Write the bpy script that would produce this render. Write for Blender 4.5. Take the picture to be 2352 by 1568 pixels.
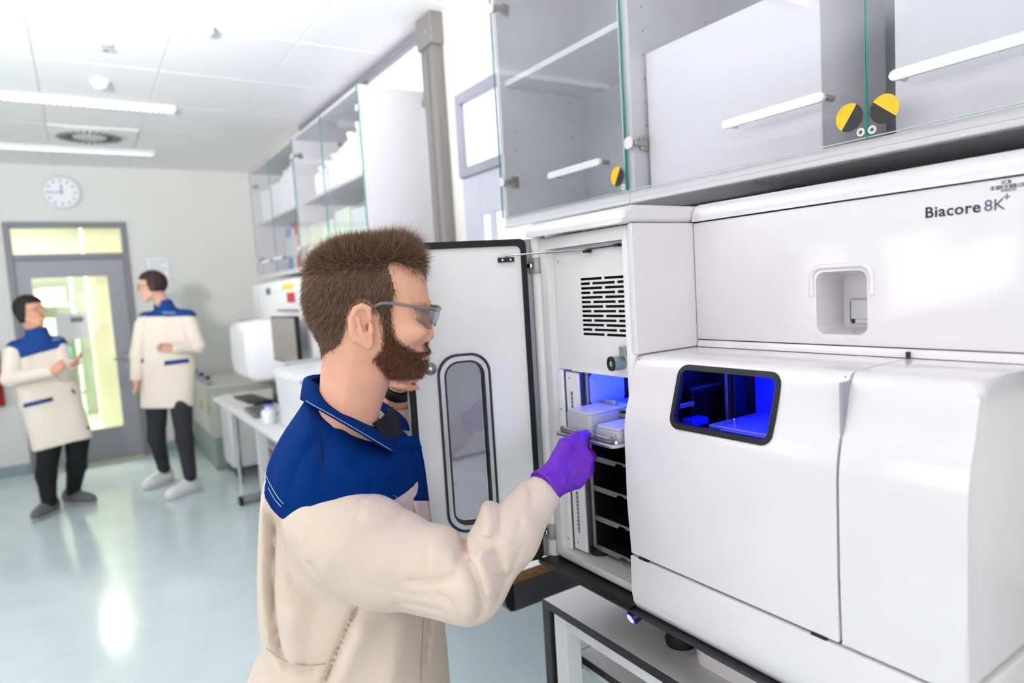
import bpy, bmesh, math, random
import numpy as np
from mathutils import Matrix, Vector
random.seed(7)
np.random.seed(7)
scene = bpy.context.scene
col = scene.collection
for o in list(bpy.data.objects):
    bpy.data.objects.remove(o)

# ------------------------------------------------------------------ camera
YAW, PIT, ROL, FPX, CAMH = math.radians(32.886), math.radians(-4.772), math.radians(-3.510), 1519.66, 1.5
_cy, _sy = math.cos(YAW), math.sin(YAW)
FW = Vector((_sy * math.cos(PIT), _cy * math.cos(PIT), math.sin(PIT)))
_rt = Vector((_cy, -_sy, 0)); _up = _rt.cross(FW)
RT = _rt * math.cos(ROL) + _up * math.sin(ROL)
UP = -_rt * math.sin(ROL) + _up * math.cos(ROL)
cd = bpy.data.cameras.new('camera')
cam = bpy.data.objects.new('camera', cd); col.objects.link(cam)
cam.matrix_world = Matrix(((RT.x, UP.x, -FW.x, 0), (RT.y, UP.y, -FW.y, 0), (RT.z, UP.z, -FW.z, CAMH), (0, 0, 0, 1)))
cd.sensor_width = 36.0; cd.lens = 36.0 * FPX / 2352.0; cd.clip_start = 0.05; cd.clip_end = 60
cd.dof.use_dof = True; cd.dof.focus_distance = 1.17; cd.dof.aperture_fstop = 2.6
scene.camera = cam

# ------------------------------------------------------------------ world, lights, exposure
vs = scene.view_settings
vs.view_transform = 'Standard'; vs.look = 'None'; vs.gamma = 1.0; vs.use_curve_mapping = False
vs.exposure = 0.23
scene.cycles.use_denoising = True
scene.cycles.max_bounces = 7; scene.cycles.diffuse_bounces = 4; scene.cycles.glossy_bounces = 4; scene.cycles.transmission_bounces = 6; scene.cycles.transparent_max_bounces = 14
scene.cycles.use_adaptive_sampling = True; scene.cycles.adaptive_threshold = 0.1; scene.cycles.adaptive_min_samples = 12
scene.cycles.caustics_reflective = False; scene.cycles.caustics_refractive = False
scene.cycles.sample_clamp_indirect = 6.0
w = bpy.data.worlds.new('sky'); scene.world = w; w.use_nodes = True
w.node_tree.nodes['Background'].inputs[0].default_value = (1.0, 0.99, 1.0, 1)
w.node_tree.nodes['Background'].inputs[1].default_value = 1.0

def area_light(name, loc, target, sx, sy, power, color=(1, 1, 1), spread=180):
    l = bpy.data.lights.new(name, 'AREA'); l.shape = 'RECTANGLE'; l.size = sx; l.size_y = sy
    l.energy = power; l.color = color; l.spread = math.radians(spread)
    o = bpy.data.objects.new(name, l); col.objects.link(o)
    o.location = loc
    o.rotation_euler = (Vector(target) - Vector(loc)).to_track_quat('-Z', 'Y').to_euler()
    return o
# daylight entering the window band of the left wall
for yy, pw in ((-1.4, 22), (1.6, 24), (4.6, 18)):
    area_light('daylight_fill', (-3.93, yy, 1.75), (0, yy, 1.45), 2.3, 1.5, pw, (1.0, 0.975, 0.985))
area_light('daylight_fill', (-0.9, -3.33, 1.75), (-0.3, 1, 1.4), 2.6, 1.5, 32, (1.0, 0.975, 0.985))  # added fill from behind the camera, at an unseen window made up for it
# flash bounce read off the bright ceiling, spread over two added area lights
area_light('bounce_fill', (-0.85, 1.5, 2.0), (-0.45, 2.9, 2.92), 0.3, 0.3, 72, (1.0, 0.98, 0.99), 110)  # unseen, set ahead of the camera to brighten the far ceiling
area_light('bounce_fill', (-0.55, -0.35, 1.9), (-0.5, 0.35, 2.92), 0.3, 0.3, 22, (1.0, 0.975, 0.995), 150)  # second light, added near the camera as soft top fill

# ------------------------------------------------------------------ helpers
def srgb(h):
    if isinstance(h, str):
        h = h.lstrip('#'); v = [int(h[i:i + 2], 16) / 255 for i in (0, 2, 4)]
    else:
        v = list(h)
    return tuple(x / 12.92 if x <= 0.04045 else ((x + 0.055) / 1.055) ** 2.4 for x in v)

MATS = {}
def mat(name, color, rough=0.5, metal=0.0, spec=0.5, coat=0.0, bump=0.0, bscale=200.0, var=0.0, vscale=6.0,
        emit=None, estr=0.0, trans=0.0, ior=1.45, sss=0.0, alpha=1.0, sheen=0.0, coat_rough=0.05):
    if name in MATS: return MATS[name]
    m = bpy.data.materials.new(name); m.use_nodes = True
    nt = m.node_tree; b = nt.nodes['Principled BSDF']
    c = srgb(color)
    b.inputs['Base Color'].default_value = (*c, 1)
    b.inputs['Roughness'].default_value = rough
    b.inputs['Metallic'].default_value = metal
    b.inputs['Specular IOR Level'].default_value = spec
    b.inputs['Coat Weight'].default_value = coat
    b.inputs['Coat Roughness'].default_value = coat_rough
    b.inputs['Transmission Weight'].default_value = trans
    b.inputs['IOR'].default_value = ior
    b.inputs['Alpha'].default_value = alpha
    b.inputs['Sheen Weight'].default_value = sheen
    if sss:
        b.inputs['Subsurface Weight'].default_value = sss
        b.inputs['Subsurface Radius'].default_value = (0.010, 0.004, 0.002)
        b.inputs['Subsurface Scale'].default_value = 1.0
    if emit is not None:
        b.inputs['Emission Color'].default_value = (*srgb(emit), 1)
        b.inputs['Emission Strength'].default_value = estr
    tc = nt.nodes.new('ShaderNodeTexCoord')
    if var > 0:
        n = nt.nodes.new('ShaderNodeTexNoise'); n.inputs['Scale'].default_value = vscale; n.inputs['Detail'].default_value = 4
        mx = nt.nodes.new('ShaderNodeMix'); mx.data_type = 'RGBA'
        mx.inputs['A'].default_value = (*[x * (1 - var) for x in c], 1)
        mx.inputs['B'].default_value = (*[min(1, x * (1 + var)) for x in c], 1)
        nt.links.new(tc.outputs['Object'], n.inputs['Vector'])
        nt.links.new(n.outputs['Fac'], mx.inputs['Factor'])
        nt.links.new(mx.outputs['Result'], b.inputs['Base Color'])
    if bump > 0:
        n2 = nt.nodes.new('ShaderNodeTexNoise'); n2.inputs['Scale'].default_value = bscale; n2.inputs['Detail'].default_value = 3
        bp = nt.nodes.new('ShaderNodeBump'); bp.inputs['Strength'].default_value = bump; bp.inputs['Distance'].default_value = 0.002
        nt.links.new(tc.outputs['Object'], n2.inputs['Vector'])
        nt.links.new(n2.outputs['Fac'], bp.inputs['Height'])
        nt.links.new(bp.outputs['Normal'], b.inputs['Normal'])
    MATS[name] = m
    return m

def wrinkle(m, scale=38.0, strength=.35, dist=.006):
    nt = m.node_tree; b = nt.nodes['Principled BSDF']
    tc = nt.nodes.new('ShaderNodeTexCoord'); n = nt.nodes.new('ShaderNodeTexNoise'); n.inputs['Scale'].default_value = scale; n.inputs['Detail'].default_value = 5; n.inputs['Distortion'].default_value = .8
    bp = nt.nodes.new('ShaderNodeBump'); bp.inputs['Strength'].default_value = strength; bp.inputs['Distance'].default_value = dist
    nt.links.new(tc.outputs['Object'], n.inputs['Vector']); nt.links.new(n.outputs['Fac'], bp.inputs['Height'])
    old = b.inputs['Normal'].links[0].from_socket
    nt.links.new(old, bp.inputs['Normal']); nt.links.new(bp.outputs['Normal'], b.inputs['Normal'])

def glass_mat(name, tint, ior=1.5, rough=0.0, boost=0.0):
    """thin pane: lets light straight through, reflects by Fresnel"""
    if name in MATS: return MATS[name]
    m = bpy.data.materials.new(name); m.use_nodes = True; nt = m.node_tree
    nt.nodes.remove(nt.nodes['Principled BSDF'])
    out = nt.nodes['Material Output']
    t = nt.nodes.new('ShaderNodeBsdfTransparent'); t.inputs[0].default_value = (*srgb(tint), 1)
    g = nt.nodes.new('ShaderNodeBsdfGlossy'); g.inputs['Roughness'].default_value = rough
    f = nt.nodes.new('ShaderNodeFresnel'); f.inputs['IOR'].default_value = ior
    ad = nt.nodes.new('ShaderNodeMath'); ad.operation = 'ADD'; ad.use_clamp = True; ad.inputs[1].default_value = boost
    mx = nt.nodes.new('ShaderNodeMixShader')
    geo = nt.nodes.new('ShaderNodeNewGeometry')
    sb = nt.nodes.new('ShaderNodeMath'); sb.operation = 'SUBTRACT'; sb.inputs[0].default_value = 1.0
    ml = nt.nodes.new('ShaderNodeMath'); ml.operation = 'MULTIPLY'
    nt.links.new(geo.outputs['Backfacing'], sb.inputs[1])
    nt.links.new(f.outputs[0], ad.inputs[0]); nt.links.new(ad.outputs[0], ml.inputs[0]); nt.links.new(sb.outputs[0], ml.inputs[1])
    nt.links.new(ml.outputs[0], mx.inputs[0])
    nt.links.new(t.outputs[0], mx.inputs[1]); nt.links.new(g.outputs[0], mx.inputs[2])
    nt.links.new(mx.outputs[0], out.inputs[0])
    MATS[name] = m
    return m

WM = {}
def tag(o, label=None, cat=None, group=None, kind=None):
    if label: o['label'] = label
    if cat: o['category'] = cat
    if group: o['group'] = group
    if kind: o['kind'] = kind
    return o

def thing(name, label, cat, loc=(0, 0, 0), rz=0.0, group=None):
    o = bpy.data.objects.new(name, None); col.objects.link(o)
    o.empty_display_size = 0.05
    o.location = loc; o.rotation_euler = (0, 0, rz)
    WM[o.name] = Matrix.Translation(loc) @ Matrix.Rotation(rz, 4, 'Z')
    return tag(o, label, cat, group)

def link_mesh(name, me, material, parent=None, smooth=None, local=False):
    """vertices are world coordinates unless local; a part takes its thing's frame"""
    o = bpy.data.objects.new(name, me); col.objects.link(o)
    if material is not None:
        for m in (material if isinstance(material, (list, tuple)) else [material]): me.materials.append(m)
    if parent is not None:
        M = WM[parent.name]
        if not local: me.transform(M.inverted())
        o.parent = parent; WM[o.name] = M
    else:
        WM[o.name] = Matrix.Identity(4)
    if smooth is True:
        me.shade_smooth()
    elif smooth is not None:
        me.shade_smooth()
        me.set_sharp_from_angle(angle=math.radians(smooth))
    return o

def rebase(o, base):
    """move a top-level mesh's origin to its base point"""
    o.data.transform(Matrix.Translation(-Vector(base))); o.location = base
    WM[o.name] = Matrix.Translation(base)
    return o

def finish(bm, name, material, parent=None, smooth=35, local=False):
    bmesh.ops.recalc_face_normals(bm, faces=bm.faces)
    me = bpy.data.meshes.new(name); bm.to_mesh(me); bm.free()
    return link_mesh(name, me, material, parent, smooth, local)

def add_box(bm, x0, x1, y0, y1, z0, z1, bev=0.0, seg=2, M=None):
    if x0 > x1: x0, x1 = x1, x0
    if y0 > y1: y0, y1 = y1, y0
    if z0 > z1: z0, z1 = z1, z0
    r = bmesh.ops.create_cube(bm, size=1.0)
    vs_ = r['verts']
    for v in vs_:
        v.co = Vector(((x0 + x1) / 2 + v.co.x * (x1 - x0), (y0 + y1) / 2 + v.co.y * (y1 - y0), (z0 + z1) / 2 + v.co.z * (z1 - z0)))
        if M is not None: v.co = M @ v.co
    if bev > 0:
        es = list({e for v in vs_ for e in v.link_edges})
        bmesh.ops.bevel(bm, geom=es, offset=bev, segments=seg, affect='EDGES', profile=0.5)

def box(name, material, parent, x0, x1, y0, y1, z0, z1, bev=0.0, seg=2, local=False, M=None):
    bm = bmesh.new(); add_box(bm, x0, x1, y0, y1, z0, z1, bev, seg, M)
    return finish(bm, name, material, parent, 35, local)

def add_prism(bm, pts, axis, a0, a1, bev=0.0, seg=3, M=None):
    """closed 2-D outline extruded along axis; outline coordinates are the two other axes in xyz order"""
    def co(p, a):
        v = {'x': (a, p[0], p[1]), 'y': (p[0], a, p[1]), 'z': (p[0], p[1], a)}[axis]
        return M @ Vector(v) if M is not None else Vector(v)
    A = [bm.verts.new(co(p, a0)) for p in pts]; B = [bm.verts.new(co(p, a1)) for p in pts]
    n = len(pts)
    fa = bm.faces.new(A); fb = bm.faces.new(B[::-1])
    for i in range(n): bm.faces.new((A[i], B[i], B[(i + 1) % n], A[(i + 1) % n]))
    if bev > 0:
        bmesh.ops.bevel(bm, geom=list(fa.edges) + list(fb.edges), offset=bev, segments=seg, affect='EDGES', profile=0.5)

def prism(name, material, parent, pts, axis, a0, a1, bev=0.0, seg=3, local=False, smooth=35, M=None):
    bm = bmesh.new(); add_prism(bm, pts, axis, a0, a1, bev, seg, M)
    return finish(bm, name, material, parent, smooth, local)

def frame_from(d):
    d = Vector(d).normalized()
    u = d.orthogonal().normalized(); v = d.cross(u)
    return u, v, d

def add_tube(bm, path, rad, n=10, caps=True):
    """tube along a polyline; rad may be one radius or one per point"""
    P = [Vector(p) for p in path]
    R = rad if isinstance(rad, (list, tuple)) else [rad] * len(P)
    rings = []; u = None
    for i, p in enumerate(P):
        d = (P[min(i + 1, len(P) - 1)] - P[max(i - 1, 0)]).normalized()
        if u is None: u = d.orthogonal().normalized()
        else:
            u = (u - d * u.dot(d)); u = u.normalized() if u.length > 1e-6 else d.orthogonal().normalized()
        v = d.cross(u)
        rings.append([bm.verts.new(p + (u * math.cos(t) + v * math.sin(t)) * R[i]) for t in [2 * math.pi * k / n for k in range(n)]])
    for a, b in zip(rings, rings[1:]):
        for k in range(n): bm.faces.new((a[k], a[(k + 1) % n], b[(k + 1) % n], b[k]))
    if caps:
        bm.faces.new(rings[0][::-1]); bm.faces.new(rings[-1])

def tube(name, material, parent, path, rad, n=10, local=False):
    bm = bmesh.new(); add_tube(bm, path, rad, n)
    return finish(bm, name, material, parent, 40, local)

def add_lathe(bm, prof, base, axis=(0, 0, 1), n=24):
    """profile of (radius, height) turned about an axis"""
    u, v, d = frame_from(axis); base = Vector(base)
    rings = []
    for r, h in prof:
        if r < 1e-6: rings.append([bm.verts.new(base + d * h)])
        else: rings.append([bm.verts.new(base + d * h + (u * math.cos(t) + v * math.sin(t)) * r) for t in [2 * math.pi * k / n for k in range(n)]])
    for a, b in zip(rings, rings[1:]):
        if len(a) == 1 and len(b) == 1: continue
        for k in range(n):
            if len(a) == 1: bm.faces.new((a[0], b[(k + 1) % n], b[k]))
            elif len(b) == 1: bm.faces.new((a[k], a[(k + 1) % n], b[0]))
            else: bm.faces.new((a[k], a[(k + 1) % n], b[(k + 1) % n], b[k]))

def lathe(name, material, parent, prof, base, axis=(0, 0, 1), n=24, local=False, smooth=35):
    bm = bmesh.new(); add_lathe(bm, prof, base, axis, n)
    return finish(bm, name, material, parent, smooth, local)

def rrect(a0, a1, b0, b1, r, n=6, skew=0.0):
    """rounded rectangle outline; skew shifts a with b"""
    pts = []
    for ca, cb, s in ((a1 - r, b1 - r, 0), (a0 + r, b1 - r, 90), (a0 + r, b0 + r, 180), (a1 - r, b0 + r, 270)):
        for k in range(n + 1):
            t = math.radians(s + 90 * k / n)
            a = ca + r * math.cos(t); b = cb + r * math.sin(t)
            pts.append((a + skew * (b - (b0 + b1) / 2), b))
    return pts

def add_ring_prism(bm, outer, inner, axis, a0, a1):
    def co(p, a): return Vector({'x': (a, p[0], p[1]), 'y': (p[0], a, p[1]), 'z': (p[0], p[1], a)}[axis])
    n = len(outer)
    O0 = [bm.verts.new(co(p, a0)) for p in outer]; O1 = [bm.verts.new(co(p, a1)) for p in outer]
    I0 = [bm.verts.new(co(p, a0)) for p in inner]; I1 = [bm.verts.new(co(p, a1)) for p in inner]
    for i in range(n):
        j = (i + 1) % n
        bm.faces.new((O0[i], O0[j], O1[j], O1[i])); bm.faces.new((I0[j], I0[i], I1[i], I1[j]))
        bm.faces.new((O0[j], O0[i], I0[i], I0[j])); bm.faces.new((O1[i], O1[j], I1[j], I1[i]))

def ring_prism(name, material, parent, outer, inner, axis, a0, a1, local=False):
    bm = bmesh.new(); add_ring_prism(bm, outer, inner, axis, a0, a1)
    return finish(bm, name, material, parent, 35, local)

def cut(o, cutter_bm):
    """boolean difference, applied"""
    me = bpy.data.meshes.new('cutter'); bmesh.ops.recalc_face_normals(cutter_bm, faces=cutter_bm.faces)
    cutter_bm.to_mesh(me); cutter_bm.free()
    c = bpy.data.objects.new('cutter', me); col.objects.link(c)
    if o.parent is not None: c.matrix_world = WM[o.name].inverted(); 
    par = o.parent; o.parent = None
    md = o.modifiers.new('b', 'BOOLEAN'); md.operation = 'DIFFERENCE'; md.object = c; md.solver = 'EXACT'
    bpy.context.view_layer.update()
    dg = bpy.context.evaluated_depsgraph_get()
    new = bpy.data.meshes.new_from_object(o.evaluated_get(dg))
    o.modifiers.clear(); old = o.data; o.data = new; new.name = old.name
    bpy.data.meshes.remove(old)
    bpy.data.objects.remove(c); bpy.data.meshes.remove(me)
    o.parent = par
    new.shade_smooth(); new.set_sharp_from_angle(angle=math.radians(35))
    return o

def text_mesh(name, s, material, parent, origin, size, xdir, ydir, depth=0.0006, bold=0.0, space=1.0, align='LEFT'):
    cu = bpy.data.curves.new('t', 'FONT'); cu.body = s; cu.size = size; cu.extrude = depth / 2; cu.offset = bold
    cu.space_character = space; cu.align_x = align; cu.resolution_u = 4
    t = bpy.data.objects.new('t', cu); col.objects.link(t); bpy.context.view_layer.update()
    me = bpy.data.meshes.new_from_object(t.evaluated_get(bpy.context.evaluated_depsgraph_get()))
    bpy.data.objects.remove(t); bpy.data.curves.remove(cu)
    X = Vector(xdir); Y = Vector(ydir); Z = X.cross(Y)
    me.transform(Matrix(((X.x, Y.x, Z.x, origin[0]), (X.y, Y.y, Z.y, origin[1]), (X.z, Y.z, Z.z, origin[2]), (0, 0, 0, 1))))
    me.name = name
    return link_mesh(name, me, material, parent, None)

def copy_tree(o, parent=None, label=None, group=None):
    c = o.copy(); col.objects.link(c); c.parent = parent
    if label: c['label'] = label
    if group: c['group'] = group
    for ch in o.children: copy_tree(ch, c)
    return c

# ------------------------------------------------------------------ shared materials
white_plastic = mat('white_glossy_plastic', '#e1dddf', 0.22, coat=0.6, bump=0.01, bscale=30, coat_rough=0.08)
white_matte = mat('white_painted_metal', '#efedec', 0.45, bump=0.02, bscale=400)
offwhite = mat('offwhite_plastic', '#e6e4e3', 0.4, bump=0.02, bscale=300)
cab_white = mat('white_cabinet_laminate', '#d4d3d6', 0.42, bump=0.01, bscale=120)
black_plastic = mat('black_plastic', '#101012', 0.35, bump=0.02, bscale=300)
black_rubber = mat('black_rubber', '#0c0c0d', 0.6, bump=0.03, bscale=300)
dark_grey = mat('dark_grey_plastic', '#3c3a40', 0.35, bump=0.02, bscale=300)
alu = mat('brushed_aluminium', '#b9b9bd', 0.35, metal=0.85, bump=0.03, bscale=350)
alu_white = mat('satin_white_aluminium', '#e8e9ec', 0.3, metal=0.25, bump=0.02, bscale=350)
steel = mat('polished_steel', '#c9c9cc', 0.18, metal=1.0, bump=0.01, bscale=200)
door_grey = mat('grey_door_paint', '#97979e', 0.45, bump=0.02, bscale=200)
frame_grey = mat('grey_frame_paint', '#7c7c84', 0.45, bump=0.02, bscale=200)
pane_glass = glass_mat('clear_pane_glass', '#fafcfb')
cab_glass = glass_mat('cabinet_glass', '#fdfdfe', 1.5, 0.0, 0.03)
glass_edge = mat('green_glass_edge', '#1f8f84', 0.2, bump=0.01)
paper = mat('white_paper', '#f2f2f2', 0.8, bump=0.02, bscale=500)
ink = mat('dark_print', '#2a2638', 0.6, bump=0.01)
# ================================================================== the room
XR, XL, YB, YF, ZC = 1.70, -4.0, 7.77, -3.4, 2.92
def structure(o, parent=None):
    if o.parent is None: o['kind'] = 'structure'
    return o

# floor: poured pale blue-green vinyl with a polished sheen
fm = bpy.data.materials.new('pale_green_vinyl'); fm.use_nodes = True
nt = fm.node_tree; b = nt.nodes['Principled BSDF']
tc = nt.nodes.new('ShaderNodeTexCoord')
n1 = nt.nodes.new('ShaderNodeTexNoise'); n1.inputs['Scale'].default_value = 3.0; n1.inputs['Detail'].default_value = 6
n2 = nt.nodes.new('ShaderNodeTexNoise'); n2.inputs['Scale'].default_value = 60; n2.inputs['Detail'].default_value = 3
mm = nt.nodes.new('ShaderNodeMath'); mm.operation = 'MULTIPLY_ADD'; mm.inputs[1].default_value = 0.5; 
cr = nt.nodes.new('ShaderNodeValToRGB')
cr.color_ramp.elements[0].position = 0.4; cr.color_ramp.elements[0].color = (*srgb('#cadadc'), 1)
cr.color_ramp.elements[1].position = 0.95; cr.color_ramp.elements[1].color = (*srgb('#d8e6e8'), 1)
nt.links.new(tc.outputs['Object'], n1.inputs['Vector']); nt.links.new(tc.outputs['Object'], n2.inputs['Vector'])
nt.links.new(n2.outputs['Fac'], mm.inputs[0]); nt.links.new(n1.outputs['Fac'], mm.inputs[2])
nt.links.new(mm.outputs[0], cr.inputs[0]); nt.links.new(cr.outputs[0], b.inputs['Base Color'])
b.inputs['Roughness'].default_value = 0.16; b.inputs['Specular IOR Level'].default_value = 0.55
bp = nt.nodes.new('ShaderNodeBump'); bp.inputs['Strength'].default_value = 0.06; bp.inputs['Distance'].default_value = 0.003
n3 = nt.nodes.new('ShaderNodeTexNoise'); n3.inputs['Scale'].default_value = 9
nt.links.new(tc.outputs['Object'], n3.inputs['Vector']); nt.links.new(n3.outputs['Fac'], bp.inputs['Height']); nt.links.new(bp.outputs[0], b.inputs['Normal'])
structure(box('floor', fm, None, XL - .2, XR + .2, YF - .2, YB + .2, -0.1, 0.0))

wall_paint = mat('warm_white_wall_paint', '#dddedb', 0.7, bump=0.06, bscale=180, var=0.015, vscale=2)
ceil_mat = mat('white_metal_ceiling_panel', '#f0f0f2', 0.45, bump=0.015, bscale=60)
ceil_gap = mat('ceiling_joint_grey', '#e4e4e6', 0.8, bump=0.02)
base_mat = mat('grey_green_cove_base', '#8fa3a6', 0.4, bump=0.02)

# back wall with the doorway left open, in four pieces joined as one wall
DX0, DX1, DZ = -0.53, 0.47, 2.38
bm = bmesh.new()
add_box(bm, XL - .2, DX0, YB, YB + .15, 0, ZC + .1); add_box(bm, DX1, XR + .2, YB, YB + .15, 0, ZC + .1)
add_box(bm, DX0, DX1, YB, YB + .15, DZ, ZC + .1)
structure(finish(bm, 'wall_back', wall_paint))
bm = bmesh.new()
add_box(bm, XL, DX0 - .01, YB - .012, YB - .0005, 0.0, 0.10, .004, 1); add_box(bm, DX1 + .01, XR - .01, YB - .012, YB - .0005, 0.0, 0.10, .004, 1)
structure(finish(bm, 'baseboard_back', base_mat))

# right wall: plaster with a high glazed strip beyond the column and a door this side of it
bm = bmesh.new()
add_box(bm, XR, XR + .15, 2.02, 2.05, 0, ZC + .1)      # pieces around the door opening (1.15..2.02 hidden pier follows)
add_box(bm, XR, XR + .15, YF - .2, 2.02, 0, ZC + .1)
add_box(bm, XR, XR + .15, 3.0, 3.26, 0, ZC + .1)
add_box(bm, XR, XR + .15, 2.05, 3.0, 2.47, ZC + .1)
add_box(bm, XR, XR + .15, 3.26, 5.62, 0, 2.52)
add_box(bm, XR, XR + .15, 3.26, 5.62, 2.89, ZC + .1)
add_box(bm, XR, XR + .15, 5.62, YB + .2, 0, ZC + .1)
structure(finish(bm, 'wall_right', mat('cream_wall_paint', '#eceae4', 0.7, bump=0.06, bscale=180, var=0.015, vscale=2)))
# walls outside the frame
bm = bmesh.new()
add_box(bm, XL - .15, XL, YF - .2, YB + .2, 0, 0.95); add_box(bm, XL - .15, XL, YF - .2, YB + .2, 2.6, ZC + .1)
for y0, y1 in ((YF - .2, -2.6), (-0.2, 0.4), (2.8, 3.4), (5.8, YB + .2)): add_box(bm, XL - .15, XL, y0, y1, 0.95, 2.6)
structure(finish(bm, 'wall_left', wall_paint))
bm = bmesh.new()
add_box(bm, XL - .2, -2.25, YF - .15, YF, 0, ZC + .1); add_box(bm, .45, XR + .2, YF - .15, YF, 0, ZC + .1); add_box(bm, -2.25, .45, YF - .15, YF, 0, .95); add_box(bm, -2.25, .45, YF - .15, YF, 2.6, ZC + .1)
structure(finish(bm, 'wall_front', wall_paint))
wn = thing('window_5', None, None, (-.9, YF, .95)); wn['kind'] = 'structure'  # unseen window added behind the camera to go with the fill light
ring_prism('window_frame', white_matte, wn, rrect(-2.25, .45, .95, 2.6, .002, 1), rrect(-2.19, .39, 1.01, 2.54, .002, 1), 'y', YF - .1, YF - .04)
box('pane', pane_glass, wn, -2.19, .39, YF - .073, YF - .067, 1.01, 2.54)
for k, (y0, y1) in enumerate(((-2.6, -0.2), (0.4, 2.8), (3.4, 5.8))):
    wn = thing('window_%d' % (k + 1), None, None, (XL - .05, (y0 + y1) / 2, 0.95)); wn['kind'] = 'structure'
    bm = bmesh.new(); ym = (y0 + y1) / 2
    for a, c_ in ((y0, y0 + .06), (ym - .03, ym + .03), (y1 - .06, y1)): add_box(bm, XL - .09, XL - .03, a, c_, 0.95, 2.6)
    add_box(bm, XL - .09, XL - .03, y0, y1, 0.95, 1.01); add_box(bm, XL - .09, XL - .03, y0, y1, 2.54, 2.6)
    finish(bm, 'window_frame', white_matte, wn)
    box('pane', pane_glass, wn, XL - .064, XL - .058, y0 + .06, ym - .03, 1.01, 2.54)
    box('pane', pane_glass, wn, XL - .064, XL - .058, ym + .03, y1 - .06, 1.01, 2.54)

# ceiling: backing slab and metal panels hung below it, joints 0.62 x 0.77 m
ce = structure(box('ceiling', ceil_gap, None, XL - .2, XR + .2, YF - .2, YB + .2, ZC + .012, ZC + .1))
xs = [-0.08 + 0.62 * k for k in range(-7, 4)]; ys = [3.78 + 0.775 * k for k in range(-10, 7)]
xs = [XL] + [x for x in xs if x > XL + .05 and x < XR - .05] + [XR]; ys = [YF] + [y for y in ys if YF + .05 < y < YB - .05] + [YB]
pm = {}
for i in range(len(xs) - 1):
    for j in range(len(ys) - 1):
        x0, x1, y0, y1 = xs[i], xs[i + 1], ys[j], ys[j + 1]
        key = (round(x1 - x0, 3), round(y1 - y0, 3))
        if key not in pm:
            bm = bmesh.new(); hx, hy = key[0] / 2 - .0012, key[1] / 2 - .0012
            add_box(bm, -hx, hx, -hy, hy, 0, 0.013, 0.003, 1)
            bmesh.ops.recalc_face_normals(bm, faces=bm.faces)
            me = bpy.data.meshes.new('ceiling_panel'); bm.to_mesh(me); bm.free(); me.materials.append(ceil_mat); pm[key] = me
        o = bpy.data.objects.new('ceiling_panel', pm[key]); col.objects.link(o); o.parent = ce
        o.location = ((x0 + x1) / 2, (y0 + y1) / 2, ZC)

# ceiling luminaires: louvred strips across the room
lamp_house = mat('lamp_housing_white', '#e2e2e4', 0.4, bump=0.01)
lamp_glow = mat('lamp_tube_glow', '#ffffff', 0.5, emit='#fdfdff', estr=4.0, bump=0.01)
louvre = mat('lamp_louvre', '#7d8288', 0.3, metal=0.6, bump=0.01)
blade_me = None
def luminaire(xc, y, label, blades=True):
    t = thing('ceiling_lamp', label, 'lamp', (xc, y, ZC), 0, 'louvred strip lamps on the ceiling')
    L = 0.76; W = 0.048
    bm = bmesh.new()
    add_box(bm, xc - L, xc + L, y - W, y - W + .012, ZC - .034, ZC - .0005, .003, 1); add_box(bm, xc - L, xc + L, y + W - .012, y + W, ZC - .034, ZC - .0005, .003, 1)
    add_box(bm, xc - L, xc - L + .012, y - W + .012, y + W - .012, ZC - .034, ZC - .0005); add_box(bm, xc + L - .012, xc + L, y - W + .012, y + W - .012, ZC - .034, ZC - .0005)
    finish(bm, 'housing', lamp_house, t)
    box('diffuser', lamp_glow, t, xc - L + .013, xc + L - .013, y - W + .013, y + W - .013, ZC - .016, ZC - .008)
    global blade_me
    n = 40 if blades else 8
    for k in range(n):
        x = xc - L + .03 + (2 * L - .06) * k / (n - 1)
        if blade_me is None:
            bm = bmesh.new(); add_box(bm, -.003, .003, -W + .0125, W - .0125, -.034, -.020)
            me = bpy.data.meshes.new('louvre_blade'); bm.to_mesh(me); bm.free(); me.materials.append(louvre); blade_me = me
        o = bpy.data.objects.new('louvre_blade', blade_me); col.objects.link(o); o.parent = t; o.location = (x - xc, 0, 0)
    return t
luminaire(-0.05, 3.78, 'louvred strip lamp nearest the top edge, its cross blades showing dark')
luminaire(-0.05, 5.36, 'louvred strip lamp just beyond the round smoke detector')
luminaire(-0.05, 6.91, 'louvred strip lamp nearest the back wall, above the clock')
luminaire(-0.05, 2.2, 'louvred strip lamp seen only as a reflection in the near glass cabinet')

# swirl air diffuser
t = thing('air_diffuser', 'round swirl air outlet with radial slots in the white ceiling', 'vent', (0.2, 6.38, ZC))
box('plate', ceil_mat, t, -0.07, 0.53, 6.10, 6.66, ZC - .010, ZC - .0005, .003, 1)
lathe('disc', mat('diffuser_white', '#dcdcdc', .5, bump=.01), t, [(0, -.022), (.235, -.022), (.262, -.010), (.262, -.0105), (0, -.0105)], (0.2, 6.38, ZC), n=40)
sl = mat('slot_black', '#2e2c2a', .7, bump=.01)
bm = bmesh.new(); add_box(bm, .12, .225, -.006, .006, -.0255, -.0215, .001, 1)
slot_me = bpy.data.meshes.new('slot'); bm.to_mesh(slot_me); bm.free(); slot_me.materials.append(sl)
for k in range(28):
    a = 2 * math.pi * k / 28
    o = bpy.data.objects.new('slot', slot_me); col.objects.link(o); o.parent = t
    o.rotation_euler = (0, 0, a + .0); o.location = (.02 * math.sin(a), -.02 * math.cos(a), 0)
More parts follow.
